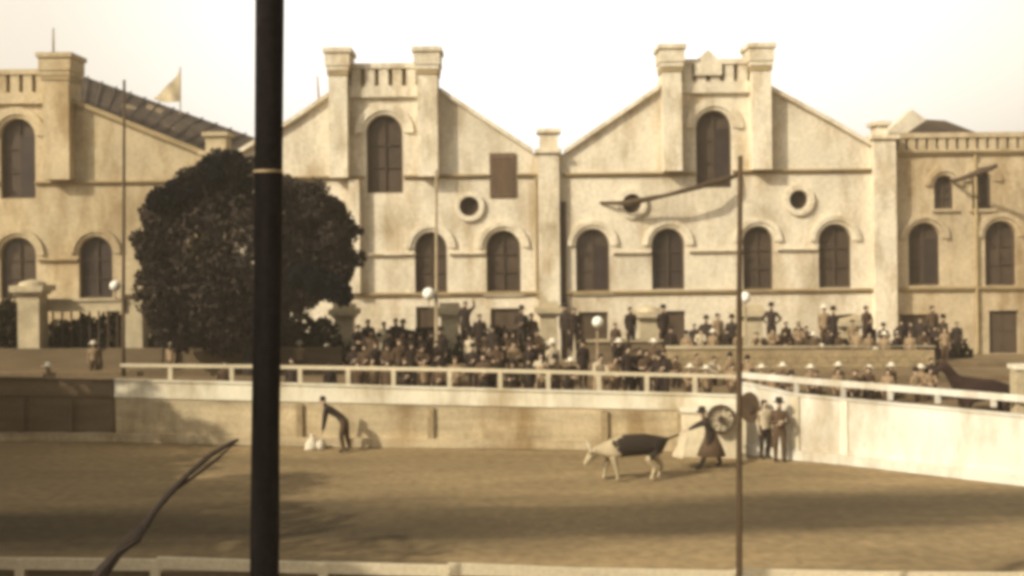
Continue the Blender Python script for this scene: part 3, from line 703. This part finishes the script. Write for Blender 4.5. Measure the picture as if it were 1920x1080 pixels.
rt = random.Random(5)
for i in range(9):  # unseen trees added to break up the stand's shadow edge
    u = i * 4.3 + 1; d = Vector((-7, 16, 0)).normalized(); c = Vector((-13.3, -2, 0)) + d * u + Vector((rt.uniform(-.6, .8), 0, 0))
    t = empty('shade_edge_tree', 'unseen leafy tree added before the stand to soften its shade on the arena', 'tree', 'unseen trees added to soften the stand shade')
    k = MB(); k.tube([(c.x, c.y, 0), (c.x + .1, c.y, 5), (c.x, c.y, 10.5)], [.16, .12, .04], 8); k.build('trunk', M['bark'], t)
    k = MB()
    for q in range(5): leafy(k, (c.x + rt.uniform(-1, 1), c.y + rt.uniform(-1.2, 1.2), 8.6 + q * .75 + rt.uniform(-.4, .4)), (1.7, 1.9, 1.0), 330, .20, rt, shell=.1)
    k.build('crown', M['foliage'], t); place(t, (c.x, c.y, 0))

# ---------------------------------------------------------------- people
SKN, UP, LOW, SHOE, HAT = 0, 1, 2, 3, 4
def P_stand(**ov):
    n = dict(pelvis=((0, 0, .95), .14, .11), waist=((0, 0, 1.10), .135, .10), chest=((0, 0, 1.34), .165, .11), neckb=((0, 0, 1.47), .075, .07),
             neck=((0, -.005, 1.53), .052, .052), head=((0, -.015, 1.60), .070, .078), crown=((0, -.01, 1.69), .072, .085), top=((0, -.005, 1.74), .045, .05),
             nose=((0, -.105, 1.625), .012, .012),
             shl=((-.19, 0, 1.41), .058, .058), ell=((-.235, .02, 1.14), .042, .042), wrl=((-.225, -.05, .90), .028, .028), pal=((-.22, -.065, .83), .030, .018),
             shr=((.19, 0, 1.41), .058, .058), elr=((.235, .02, 1.14), .042, .042), wrr=((.225, -.05, .90), .028, .028), par=((.22, -.065, .83), .030, .018),
             hil=((-.10, 0, .86), .098, .098), knl=((-.11, -.02, .50), .062, .062), anl=((-.11, .02, .09), .042, .042), tol=((-.12, -.15, .04), .036, .03),
             hir=((.10, 0, .86), .098, .098), knr=((.11, -.02, .50), .062, .062), anr=((.11, .02, .09), .042, .042), tor=((.12, -.15, .04), .036, .03))
    for k_ in n:
        p_, a_, b_ = n[k_]; q_ = 1.18 if k_ in ('pelvis', 'waist', 'chest') else 1.35 if k_[:2] in ('sh', 'el', 'hi', 'kn', 'an', 'to') else 1.2 if k_ in ('head', 'crown', 'wrl', 'wrr') else 1.0
        n[k_] = (p_, a_ * q_, b_ * q_)
    for k_, v in ov.items(): n[k_] = (v, n[k_][1], n[k_][2])
    return n
EDG = [('pelvis', 'waist', UP), ('waist', 'chest', UP), ('chest', 'neckb', UP), ('neckb', 'neck', SKN), ('neck', 'head', SKN), ('head', 'crown', SKN), ('crown', 'top', SKN), ('head', 'nose', SKN)]
for s in 'lr':
    EDG += [('chest', 'sh' + s, UP), ('sh' + s, 'el' + s, UP), ('el' + s, 'wr' + s, UP), ('wr' + s, 'pa' + s, SKN),
            ('pelvis', 'hi' + s, LOW), ('hi' + s, 'kn' + s, LOW), ('kn' + s, 'an' + s, LOW), ('an' + s, 'to' + s, SHOE)]
def skin_mesh(nodes, edges, root, sub=1):
    names = list(nodes); idx = {n: i for i, n in enumerate(names)}
    me = bpy.data.meshes.new('tmp'); me.from_pydata([nodes[n][0] for n in names], [(idx[a], idx[b]) for a, b, _ in edges], [])
    o = bpy.data.objects.new('tmp', me); COL.objects.link(o)
    o.modifiers.new('s', 'SKIN'); sv = me.skin_vertices[0].data
    for n in names: sv[idx[n]].radius = (nodes[n][1], nodes[n][2]); sv[idx[n]].use_root = (n == root)
    if sub: o.modifiers.new('u', 'SUBSURF').levels = sub
    dg = bpy.context.evaluated_depsgraph_get(); dg.update()
    nm = bpy.data.meshes.new_from_object(o.evaluated_get(dg)); bpy.data.objects.remove(o); bpy.data.meshes.remove(me)
    # material by nearest bone
    bones = [(Vector(nodes[a][0]), Vector(nodes[b][0]), r, (nodes[a][1] + nodes[b][1]) / 2) for a, b, r in edges]
    for p in nm.polygons:
        c = p.center; best = None
        for a, b, r, rr in bones:
            d = b - a; t = max(0, min(1, (c - a).dot(d) / max(d.length_squared, 1e-9))); q = (c - (a + d * t)).length - rr
            if best is None or q < best[0]: best = (q, r)
        p.material_index = best[1]; p.use_smooth = True
    return nm
def with_fingers(nodes, edges):
    n = dict(nodes); e = list(edges)
    for s, sg in (('l', -1), ('r', 1)):
        w = Vector(n['wr' + s][0]); p = Vector(n['pa' + s][0]); d = (p - w).normalized(); side = d.cross(Vector((sg, 0, 0)));
        if side.length < .2: side = Vector((0, 1, 0))
        side.normalize(); nrm = d.cross(side).normalized()
        for i in range(4):
            off = side * (.028 - .019 * i); ln = (.072, .08, .075, .06)[i]
            a = p + off * .9 + d * .03; b = p + off * 1.1 + d * (.03 + ln * .55) + nrm * .008; c = p + off * 1.1 + d * (.03 + ln) + nrm * .025
            for nm_, q in (('a', a), ('b', b), ('c', c)): n['f%s%d%s' % (s, i, nm_)] = (tuple(q), .0095, .0095)
            e += [('pa' + s, 'f%s%da' % (s, i), SKN), ('f%s%da' % (s, i), 'f%s%db' % (s, i), SKN), ('f%s%db' % (s, i), 'f%s%dc' % (s, i), SKN)]
        a = w * .45 + p * .55 + side * .032; b = a + side * .028 + d * .04
        n['t%sa' % s] = (tuple(a), .012, .012); n['t%sb' % s] = (tuple(b), .0095, .0095); e += [('pa' + s, 't%sa' % s, SKN), ('t%sa' % s, 't%sb' % s, SKN)]
    return n, e
POSE = {
    'arms_down': P_stand(),
    'lean': P_stand(chest=(0, -.08, 1.30), neckb=(0, -.12, 1.43), neck=(0, -.15, 1.48), head=(0, -.18, 1.55), crown=(0, -.185, 1.64), top=(0, -.18, 1.69), nose=(0, -.275, 1.57),
                    shl=(-.19, -.09, 1.37), shr=(.19, -.09, 1.37), ell=(-.24, -.22, 1.14), elr=(.24, -.22, 1.14), wrl=(-.14, -.42, 1.10), wrr=(.12, -.42, 1.12), pal=(-.10, -.49, 1.10), par=(.08, -.49, 1.12)),
    'akimbo': P_stand(ell=(-.38, .06, 1.18), wrl=(-.20, -.04, 1.02), pal=(-.15, -.07, .98), elr=(.38, .06, 1.18), wrr=(.20, -.04, 1.02), par=(.15, -.07, .98)),
    'raised': P_stand(elr=(.36, -.04, 1.55), wrr=(.34, -.12, 1.80), par=(.33, -.14, 1.87)),
    'pointing': P_stand(elr=(.45, -.05, 1.44), wrr=(.70, -.10, 1.50), par=(.78, -.11, 1.52)),
    'folded': P_stand(ell=(-.27, -.06, 1.14), wrl=(-.06, -.20, 1.16), pal=(.01, -.21, 1.18), elr=(.27, -.06, 1.14), wrr=(.06, -.22, 1.10), par=(-.02, -.22, 1.10)),
}
MESH = {}
CLO = {'dark': ('dark', 'dark'), 'brown': ('brown', 'dark'), 'tan': ('tan', 'brown'), 'pale': ('pale', 'tan'), 'mixed': ('pale', 'dark')}
CLOTXT = {'dark': 'dark coat', 'brown': 'brown coat', 'tan': 'tan jacket', 'pale': 'pale clothes', 'mixed': 'white shirt'}
def body(pose, clo):
    if (pose, clo) in MESH: return MESH[(pose, clo)]
    base = MESH.get(pose)
    if base is None:
        n, e = with_fingers(POSE[pose], EDG); base = skin_mesh(n, e, 'pelvis', 1); MESH[pose] = base
    me = base.copy(); me.name = 'person'; pass
    for m in ('skin',) + CLO[clo] + ('shoe',): me.materials.append(M[m])
    MESH[(pose, clo)] = me; return me
def headpos(pose): return Vector(POSE[pose]['crown'][0])
def hat_mesh(kind):
    if kind in MESH: return MESH[kind]
    k = MB()
    if kind == 'sun_hat': k.lathe([(.23, 0), (.235, .012), (.115, .03), (.10, .12), (.07, .14), (.01, .142)], n=16)
    elif kind == 'dark_hat': k.lathe([(.16, 0), (.165, .012), (.105, .03), (.10, .13), (.07, .15), (.01, .148)], n=16)
    elif kind == 'flat_cap': k.lathe([(.10, -.005), (.13, .03), (.12, .055), (.06, .075), (.01, .078)], n=16); k.box(-.06, .06, -.17, -.08, .0, .015)
    elif kind == 'hair':
        prof = [(.10 * math.sin(a), .10 * (1 - math.cos(a))) for a in ()]
        k.lathe([(.078, -.06), (.092, -.02), (.093, .03), (.08, .07), (.045, .095), (.01, .10)], n=14, sy=1.12)
        k.v = [(x, y + .018 if z > -.03 else y + .03, z) for x, y, z in k.v]
    o = k.build(kind, M[{'sun_hat': 'hatw', 'dark_hat': 'hatd', 'flat_cap': 'brown', 'hair': 'hair'}[kind]], smooth=True)
    me = o.data; bpy.data.objects.remove(o); MESH[kind] = me; return me
def person(x, y, z, pose, clo, hat, yaw, sc, label, group=None):
    o = bpy.data.objects.new('person', body(pose, clo)); COL.objects.link(o); o.location = (x, y, z); o.rotation_euler = (0, 0, yaw); o.scale = (sc, sc, sc)
    h = bpy.data.objects.new(hat, hat_mesh(hat)); COL.objects.link(h); h.parent = o; hp = headpos(pose); h.location = hp + Vector((0, 0, .02 if hat != 'hair' else -.02))
    tag(o, label, 'person', group); return o
# crowd: (px, head-top py, row depth, clothing, hat, pose)
CROWD = []
def row(px0, px1, step, py, jit, D, floor, clo, hats, tag_, poses=('arms_down', 'lean', 'folded', 'arms_down')):
    px = px0
    while px < px1:
        CROWD.append((px + rr.uniform(-step * .25, step * .25), py + rr.uniform(-jit, jit), D + rr.uniform(-.35, .35), floor, rr.choice(clo), rr.choice(hats), rr.choice(poses), tag_))
        px += step * rr.uniform(.85, 1.2)
rr = random.Random(21)
FR = 'leaning over the long handrail'
# front row behind the handrail
row(430, 640, 52, 676, 6, 37.4, .75, ['dark', 'brown', 'dark'], ['hair', 'dark_hat'], 'front')
row(668, 880, 29, 673, 6, 37.4, .75, ['brown', 'tan', 'tan', 'dark'], ['hair', 'dark_hat', 'flat_cap', 'sun_hat'], 'front')
row(900, 1090, 29, 668, 8, 37.4, .75, ['tan', 'brown', 'pale', 'dark'], ['sun_hat', 'hair', 'dark_hat'], 'front')
row(1178, 1262, 17, 655, 7, 37.4, .75, ['dark', 'dark', 'brown'], ['dark_hat', 'hair', 'flat_cap'], 'front')
row(1290, 1380, 40, 684, 4, 37.4, .75, ['tan', 'pale'], ['sun_hat', 'hair'], 'front')
for px, py in ((1428, 684), (1468, 681), (1520, 684), (1572, 680), (1630, 686), (1671, 681), (1727, 684)):
    CROWD.append((px, py, 38.3, .75, rr.choice(['tan', 'brown', 'tan']), 'sun_hat', 'arms_down', 'front'))
CROWD.append((1746, 672, 38.4, .75, 'dark', 'hair', 'arms_down', 'front'))
CROWD += [(1036, 636, 38.6, .75, 'pale', 'sun_hat', 'arms_down', 'front'), (1122, 664, 37.4, .75, 'pale', 'hair', 'lean', 'front'), (1150, 668, 37.4, .75, 'tan', 'hair', 'lean', 'front'), (1014, 662, 38.4, .75, 'pale', 'hair', 'folded', 'front')]
CROWD.append((96, 680, 37.6, .75, 'tan', 'sun_hat', 'lean', 'front'))
# middle rows
row(660, 1010, 23, 643, 8, 40.5, 1.0, ['dark', 'tan', 'brown', 'brown'], ['dark_hat', 'hair', 'dark_hat', 'flat_cap'], 'middle')
row(672, 1010, 20, 618, 9, 43, 1.2, ['dark', 'dark', 'brown', 'brown', 'mixed'], ['dark_hat', 'hair', 'dark_hat'], 'middle')
row(1040, 1240, 58, 638, 9, 40.5, 1.0, ['brown', 'dark', 'tan'], ['dark_hat', 'hair', 'sun_hat'], 'middle')
for px, py in ((1443, 648), (1541, 646), (1641, 650), (560, 640), (320, 640), (175, 640)):
    CROWD.append((px, py, 44.9, 1.35, 'tan', 'sun_hat', 'arms_down', 'middle'))
# back row silhouettes against the hall
for px, py, clo, hat, pose in ((872, 566, 'dark', 'hair', 'raised'), (899, 590, 'dark', 'hair', 'arms_down'), (978, 574, 'dark', 'dark_hat', 'folded'), (996, 588, 'brown', 'hair', 'arms_down'),
        (1060, 570, 'dark', 'dark_hat', 'arms_down'), (1076, 578, 'dark', 'hair', 'arms_down'), (1154, 606, 'brown', 'hair', 'arms_down'), (1182, 576, 'dark', 'hair', 'arms_down'), (1243, 572, 'dark', 'dark_hat', 'arms_down'),
        (1302, 608, 'dark', 'hair', 'arms_down'), (1324, 592, 'dark', 'dark_hat', 'akimbo'), (1346, 588, 'tan', 'hair', 'arms_down'), (1372, 590, 'dark', 'dark_hat', 'arms_down'),
        (1446, 568, 'dark', 'dark_hat', 'akimbo'), (1474, 604, 'brown', 'hair', 'arms_down'), (1497, 604, 'dark', 'hair', 'folded'), (1512, 612, 'brown', 'hair', 'arms_down'),
        (1545, 572, 'tan', 'sun_hat', 'arms_down'), (1562, 575, 'dark', 'dark_hat', 'pointing'), (1598, 600, 'tan', 'flat_cap', 'arms_down'), (1624, 574, 'brown', 'hair', 'folded'),
        (1634, 606, 'dark', 'hair', 'arms_down'), (1656, 606, 'dark', 'dark_hat', 'folded'), (1690, 598, 'dark', 'dark_hat', 'akimbo'), (1708, 604, 'dark', 'hair', 'arms_down'), (1726, 596, 'dark', 'flat_cap', 'arms_down'),
        (1748, 574, 'brown', 'hair', 'arms_down'), (1768, 590, 'brown', 'dark_hat', 'arms_down'), (1794, 604, 'dark', 'hair', 'arms_down'), (720, 604, 'pale', 'hair', 'arms_down'), (742, 598, 'dark', 'hair', 'arms_down'), (756, 600, 'dark', 'dark_hat', 'folded'), (690, 600, 'dark', 'hair', 'arms_down')):
    CROWD.append((px, py, 46.3 + rr.uniform(-.3, .3) if px > 1000 else 44.8 + rr.uniform(-.2, .3), 1.35, clo, hat, pose, 'back'))
row(1262, 1780, 25, 618, 9, 45.2, 1.35, ['brown', 'tan', 'tan', 'dark', 'mixed'], ['hair', 'dark_hat', 'flat_cap', 'sun_hat'], 'middle')
row(1412, 1770, 36, 691, 4, 37.6, .75, ['brown', 'tan', 'brown'], ['hair', 'flat_cap', 'dark_hat'], 'front')
row(1270, 1400, 30, 664, 6, 40.5, 1.0, ['tan', 'brown', 'mixed'], ['hair', 'dark_hat'], 'middle')
LM = [(700, 'at dark hedge'), (770, 'below the left arched window'), (900, 'beside left round window column'), (975, 'between shutter and pier'), (96, 'below the domed gate pillar at far left'), (175, 'between the tall gate pillars'), (320, 'under the left side of the tree'), (450, 'under the tree beside the thick pole'), (580, 'under the right side of the tree'),
      (665, 'by the pillar at the tree edge'), (735, 'left of the pale lamp mast'), (800, 'at the pale lamp mast'), (865, 'below the left round window'), (945, 'below the brown shutter'), (1030, 'below the pier between the halls'),
      (1110, 'first window right of the pier'), (1185, 'below the scratch knot'), (1255, 'below second crested-hall window'), (1330, 'left of the thin dark pole'),
      (1385, 'at the thin dark pole'), (1450, 'right of the thin dark pole'), (1505, 'below the right round window'), (1565, 'below last crested-hall window'), (1640, 'below the right-hand pier'), (1740, 'before the right wing'), (1800, 'at the right wing doors')]
HT = {'hair': 'bareheaded', 'sun_hat': 'white-hatted', 'dark_hat': 'dark-hatted', 'flat_cap': 'flat-capped'}
RW = {'front': 'front row', 'middle': 'middle row', 'back': 'back row'}
CROWD = [c for c in CROWD if not (c[7] == 'middle' and (828 < c[0] < 862 or 1008 < c[0] < 1034))]
bk = {}
for c in CROWD:
    lm = min(LM, key=lambda l: abs(l[0] - c[0]))[1]
    bk.setdefault((HT[c[5]], CLOTXT[c[4]], RW[c[7]], lm), []).append(c)
ORD = ['leftmost ', 'second ', 'third ', 'fourth ', 'fifth ', 'sixth ']
for (ht, ct, rwn, lm), L in bk.items():
    L.sort(key=lambda c: c[0])
    for i, c in enumerate(L):
        px, py, D, fl, clo, hat, pose, tg = c
        pre = '' if len(L) == 1 else ('left ' if i == 0 else 'right ') if len(L) == 2 else ['left ', 'middle ', 'right '][i] if len(L) == 3 else ORD[i]
        p = at(px, py, D); hh = max(p.z - fl, .9); hatt = {'hair': .06, 'sun_hat': .12, 'dark_hat': .13, 'flat_cap': .08}[hat]
        hm = POSE[pose]['crown'][0][2] + hatt; sc = hh / hm
        sc2 = min(max(sc, .86), 1.06); z = p.z - hm * sc2
        person(p.x, D, z, pose, clo, hat, rr.uniform(-.5, .5), sc2, '%s%s person in %s, %s %s' % (pre, ht, ct, rwn, lm), 'spectators behind the arena barrier')

# ---- heroes
def hero(name_nodes, mats, loc, label, hat, yaw=0, extra=None, sc=1.0):
    n, e = with_fingers(name_nodes, EDG); me = skin_mesh(n, e, 'pelvis', 1); me.name = 'person'
    for m in mats: me.materials.append(M[m])
    o = bpy.data.objects.new('person', me); COL.objects.link(o); o.location = loc; o.rotation_euler = (0, 0, yaw); o.scale = (sc,) * 3; tag(o, label, 'person')
    h = bpy.data.objects.new(hat, hat_mesh(hat)); COL.objects.link(h); h.parent = o; h.location = Vector(name_nodes['crown'][0]) + Vector((0, 0, .02 if hat != 'hair' else -.02))
    return o
def fx(d, f):   # swap: local forward -y  ->  world -x
    return {k_: ((v[0][1] * f, v[0][0], v[0][2]), v[1], v[2]) for k_, v in d.items()}
# stooping man at the barrier, facing left, arms straight down
stoop = P_stand(pelvis=(0, .42, 1.02), waist=(0, .26, 1.14), chest=(0, -.02, 1.32), neckb=(0, -.12, 1.42), neck=(0, -.16, 1.48), head=(0, -.20, 1.56), crown=(0, -.21, 1.65), top=(0, -.20, 1.70), nose=(0, -.30, 1.57),
    shl=(-.17, -.10, 1.34), shr=(.17, -.10, 1.34), ell=(-.17, -.15, 1.02), elr=(.17, -.15, 1.02), wrl=(-.14, -.20, .72), wrr=(.14, -.20, .72), pal=(-.13, -.22, .64), par=(.13, -.22, .64),
    hil=(-.10, .46, .92), hir=(.10, .46, .92), knl=(-.12, .36, .50), knr=(.12, .50, .50), anl=(-.12, .44, .09), anr=(.12, .58, .09), tol=(-.12, .28, .04), tor=(.12, .42, .04))
g0 = gnd(622, 848); hero(fx(stoop, 1), ('skin', 'dark', 'brown', 'shoe'), (g0.x - .05, g0.y, 0), 'stooping person in dark clothes, arms straight down over a white bundle by the long barrier', 'hair')
# white bundle (on a low box)
g1 = gnd(586, 842); r = empty('white_bundle', 'small white peaked bundle on the ground at the stooping person\'s hands', 'bundle')
k = MB(); k.lathe([(.24, 0), (.25, .08), (.17, .2), (.08, .36), (.05, .42), (.07, .46), (.01, .48)], (g1.x - .02, g1.y, .0), 12); k.v = [(x + .03 * math.sin(z * 21 + y * 9), y, z) for x, y, z in k.v]; k.build('sack', M['hatw'], r, smooth=True)
k = MB(); k.lathe([(.13, 0), (.16, .06), (.12, .22), (.03, .30)], (g1.x + .26, g1.y - .05, 0), 10); k.build('loose_cloth', M['hatw'], r, smooth=True); place(r, g1)
# matador with cape, leaning back, facing left
mat_p = P_stand(pelvis=(0, .06, .92), waist=(0, .02, 1.06), chest=(0, -.06, 1.26), neckb=(0, -.12, 1.38), neck=(0, -.15, 1.42), head=(0, -.18, 1.48), crown=(0, -.19, 1.56), top=(0, -.185, 1.60), nose=(0, -.28, 1.49),
    shl=(-.17, -.10, 1.30), shr=(.17, -.08, 1.30), ell=(-.20, -.34, 1.22), wrl=(-.16, -.56, 1.12), pal=(-.14, -.64, 1.09), elr=(.24, -.30, 1.18), wrr=(.16, -.52, 1.08), par=(.14, -.59, 1.05),
    knl=(-.14, -.10, .48), anl=(-.16, -.28, .09), tol=(-.18, -.44, .04), knr=(.13, .22, .48), anr=(.14, .36, .09), tor=(.16, .20, .04), hil=(-.10, .04, .86), hir=(.10, .08, .86))
g2 = gnd(1330, 878); mo = hero(fx(mat_p, 1), ('skin', 'dark', 'dark', 'shoe'), (g2.x, g2.y, 0), 'bullfighter in dark dress leaning toward the cow, holding out a pale cape', 'dark_hat')
k = MB()   # flared coat tails
for i in range(2): pass
k.lathe([(.17, 1.02), (.20, .85), (.31, .62), (.41, .36), (.40, .35), (.29, .62), (.15, 1.0)], (0.06, 0, 0), 16, sy=.8); ct = k.build('coat_skirt', M['brown'], mo, smooth=True)
cp = MB(); nU, nV = 14, 10; P = []
for i in range(nU + 1):
    for j in range(nV + 1):
        u = i / nU; v = j / nV
        P.append((g2.x - .62 - u * .10 - v * .30 + .10 * math.sin(u * 7 + v * 2) * v, g2.y - .45 + u * .85 + .08 * math.sin(v * 6), .98 - v * (.62 - .15 * math.sin(u * 3.1)) - .12 * math.sin(u * math.pi) + .0))
n1 = len(P)
cp.add(P + [(x + .012, y, z + .004) for x, y, z in P], [f for i in range(nU) for j in range(nV) for f in ((i * (nV + 1) + j, i * (nV + 1) + j + 1, (i + 1) * (nV + 1) + j + 1, (i + 1) * (nV + 1) + j), tuple(n1 + q for q in (i * (nV + 1) + j, (i + 1) * (nV + 1) + j, (i + 1) * (nV + 1) + j + 1, i * (nV + 1) + j + 1)))])
tag(cp.build('cape', M['pale'], smooth=True, loc=(g2.x - .8, g2.y, 0)), 'pale cape held out low in front of the bullfighter', 'cape')
# two men against the corner, ghostly man at lower left
p = gnd(1434, 860); hero(P_stand(), ('skin', 'pale', 'dark', 'shoe'), (p.x, p.y, 0), 'person in white shirt and dark trousers standing in the arena corner', 'hair', .3, sc=.97)
p = gnd(1462, 866); hero(POSE['folded'], ('skin', 'brown', 'brown', 'shoe'), (p.x, p.y, 0), 'person in long brown clothes standing against the start of the white barrier', 'dark_hat', -.2, sc=1.0)
# wheel hung on the refuge screen, and dark disc behind thin pole
def wheel(px, py, rpx, label, disc=False, D=None):
    c = at(px, py, D); r = rpx * D / F; root = empty('cart_wheel' if not disc else 'round_shield', label, 'wheel' if not disc else 'disc', loc=(0, 0, 0))
    if not disc:
        k = MB(); k.plate([circ(c.x, c.z, r, n=28), circ(c.x, c.z, r * .84, n=28)], D - .06, D + .06); k.build('rim', M['frame'], root)
        k = MB(); k.plate([circ(c.x, c.z, r * .24)], D - .12, D + .08); k.build('hub', M['frame'], root)
        for i in range(10):
            a = i * math.pi / 5; k = MB(); k.tube([(c.x + math.cos(a) * r * .2, D, c.z + math.sin(a) * r * .2), (c.x + math.cos(a) * r * .83, D, c.z + math.sin(a) * r * .83)], .018, 5); k.build('spoke', M['pale'], root)
        k = MB(); k.plate([circ(c.x, c.z, r * .84)], D + .061, D + .08); k.build('backing', M['cream'], root)
    else:
        k = MB(); k.plate([circ(c.x, c.z, r * .8, r * 1.2)], D, D + .07); k.build('face', M['brown'], root)
        k = MB(); k.plate([circ(c.x, c.z, r * .3, r * .4)], D - .05, D - .002); k.build('boss', M['frame'], root)
    place(root, (c.x, D, c.z)); return root
ys = gnd(1340, 856).y
wheel(1352, 786, 27, 'spoked wheel with a dark rim hung on the refuge screen behind the bullfighter', False, ys - .52)
wheel(1406, 764, 24, 'dark oval disc on the barrier corner, just right of the thin pole', True, gnd(1406, 856).y - .45)

# ---------------------------------------------------------------- cow and horse
def quad(nodes, edges, mats, name, label, cat, loc, yaw=0, sc=1):
    me = skin_mesh(nodes, edges, 'b2', 2); me.name = name
    for p in me.polygons: p.material_index = 0
    me.materials.append(mats); o = bpy.data.objects.new(name, me); COL.objects.link(o); o.location = loc; o.rotation_euler = (0, 0, yaw); o.scale = (sc,) * 3
    return tag(o, label, cat)
cow = dict(b0=((.92, 0, 1.06), .20, .20), b1=((.62, 0, 1.03), .28, .28), b2=((.20, 0, .99), .31, .34), b3=((-.22, 0, .99), .30, .35), b4=((-.56, 0, 1.02), .25, .33), nk=((-.88, 0, .88), .15, .17), n2=((-1.06, 0, .78), .12, .14),
    hd=((-1.13, 0, .69), .125, .12), mz=((-1.26, 0, .53), .09, .08), ms=((-1.31, 0, .46), .07, .055), e1=((-1.12, .20, .76), .028, .02), e2=((-1.12, -.20, .76), .028, .02),
    t0=((1.08, 0, 1.16), .035, .035), t1=((1.26, 0, 1.22), .028, .028), t2=((1.42, .03, 1.27), .045, .04))
E = [('b0', 'b1'), ('b1', 'b2'), ('b2', 'b3'), ('b3', 'b4'), ('b4', 'nk'), ('nk', 'n2'), ('n2', 'hd'), ('hd', 'mz'), ('mz', 'ms'), ('hd', 'e1'), ('hd', 'e2'), ('b0', 't0'), ('t0', 't1'), ('t1', 't2')]
for s, y, dx in (('l', .16, .10), ('r', -.16, -.16)):
    cow['ha' + s] = ((.76, y, .86), .15, .12); cow['hk' + s] = ((.62 + dx, y, .62), .09, .08); cow['hh' + s] = ((.84 + dx, y, .40), .050, .045); cow['hf' + s] = ((.76 + dx, y, .12), .036, .036); cow['ht' + s] = ((.72 + dx, y, .04), .052, .045)
    cow['fa' + s] = ((-.52, y, .74), .12, .10); cow['fk' + s] = ((-.58 - dx, y, .42), .055, .05); cow['ff' + s] = ((-.58 - dx * 1.3, y, .12), .036, .036); cow['ft' + s] = ((-.62 - dx * 1.3, y, .04), .05, .045)
    E += [('b0', 'ha' + s), ('ha' + s, 'hk' + s), ('hk' + s, 'hh' + s), ('hh' + s, 'hf' + s), ('hf' + s, 'ht' + s), ('b4', 'fa' + s), ('fa' + s, 'fk' + s), ('fk' + s, 'ff' + s), ('ff' + s, 'ft' + s)]
for k_ in cow:
    if k_[:2] in ('hk', 'hh', 'hf', 'ht', 'fk', 'ff', 'ft'): cow[k_] = (cow[k_][0], cow[k_][1] * 1.4, cow[k_][2] * 1.4)
g3 = gnd(1182, 901)
co = quad(cow, [(a, b, 0) for a, b in E], M['hide'], 'cow', 'pale cow with a dark back and rump, head lowered, walking left in the arena', 'cow', (g3.x, g3.y, 0), .06, .94)
for s in (-1, 1):
    k = MB(); k.tube([(-1.10, .08 * s, .80), (-1.12, .22 * s, .90), (-1.20, .26 * s, 1.04), (-1.22, .20 * s, 1.16)], [.032, .028, .020, .006], 8); k.build('horn', M['horn'], co, smooth=True)
horse = dict(b0=((.75, 0, 1.28), .26, .26), b1=((.40, 0, 1.26), .28, .29), b2=((0, 0, 1.22), .27, .30), b3=((-.42, 0, 1.25), .24, .29), nk=((-.72, 0, 1.50), .15, .19), n2=((-.92, 0, 1.78), .10, .14),
    hd=((-1.06, 0, 1.93), .09, .10), mz=((-1.26, 0, 1.80), .065, .065), ms=((-1.42, 0, 1.68), .055, .05), e1=((-1.0, .06, 2.06), .022, .022), e2=((-1.0, -.06, 2.06), .022, .022), t0=((1.02, 0, 1.25), .05, .05), t1=((1.16, 0, .95), .06, .05), t2=((1.18, 0, .6), .03, .03))
E = [('b0', 'b1'), ('b1', 'b2'), ('b2', 'b3'), ('b3', 'nk'), ('nk', 'n2'), ('n2', 'hd'), ('hd', 'mz'), ('mz', 'ms'), ('hd', 'e1'), ('hd', 'e2'), ('b0', 't0'), ('t0', 't1'), ('t1', 't2')]
for s, y in (('l', .16), ('r', -.16)):
    horse['ha' + s] = ((.72, y, 1.0), .17, .13); horse['hk' + s] = ((.60, y, .78), .10, .09); horse['hh' + s] = ((.84, y, .50), .055, .05); horse['hf' + s] = ((.78, y, .14), .038, .038); horse['ht' + s] = ((.74, y, .04), .055, .05)
    horse['fa' + s] = ((-.45, y, .95), .13, .10); horse['fk' + s] = ((-.46, y, .52), .058, .055); horse['ff' + s] = ((-.46, y, .14), .038, .038); horse['ft' + s] = ((-.50, y, .04), .055, .05)
    E += [('b0', 'ha' + s), ('ha' + s, 'hk' + s), ('hk' + s, 'hh' + s), ('hh' + s, 'hf' + s), ('hf' + s, 'ht' + s), ('b3', 'fa' + s), ('fa' + s, 'fk' + s), ('fk' + s, 'ff' + s), ('ff' + s, 'ft' + s)]
hx = at(1838, 700, 35.4)
quad(horse, [(a, b, 0) for a, b in E], M['horse'], 'horse', 'dark horse standing behind the right-hand handrail near the end pillar', 'horse', (hx.x, 35.4, 0.0), .12, 1.18)

# ---------------------------------------------------------------- dusty air
hm = bpy.data.materials.new('dusty_air'); hm.use_nodes = True; n = hm.node_tree; n.nodes.clear()
o_ = n.nodes.new("ShaderNodeOutputMaterial"); v_ = n.nodes.new("ShaderNodeVolumePrincipled")
v_.inputs['Color'].default_value = (.97, .84, .64, 1); v_.inputs['Density'].default_value = .0010; n.links.new(v_.outputs[0], o_.inputs['Volume'])
k = MB(); k.box(-410, 410, -160, 710, -1, 30); tag(k.build('haze', hm), kind='stuff')
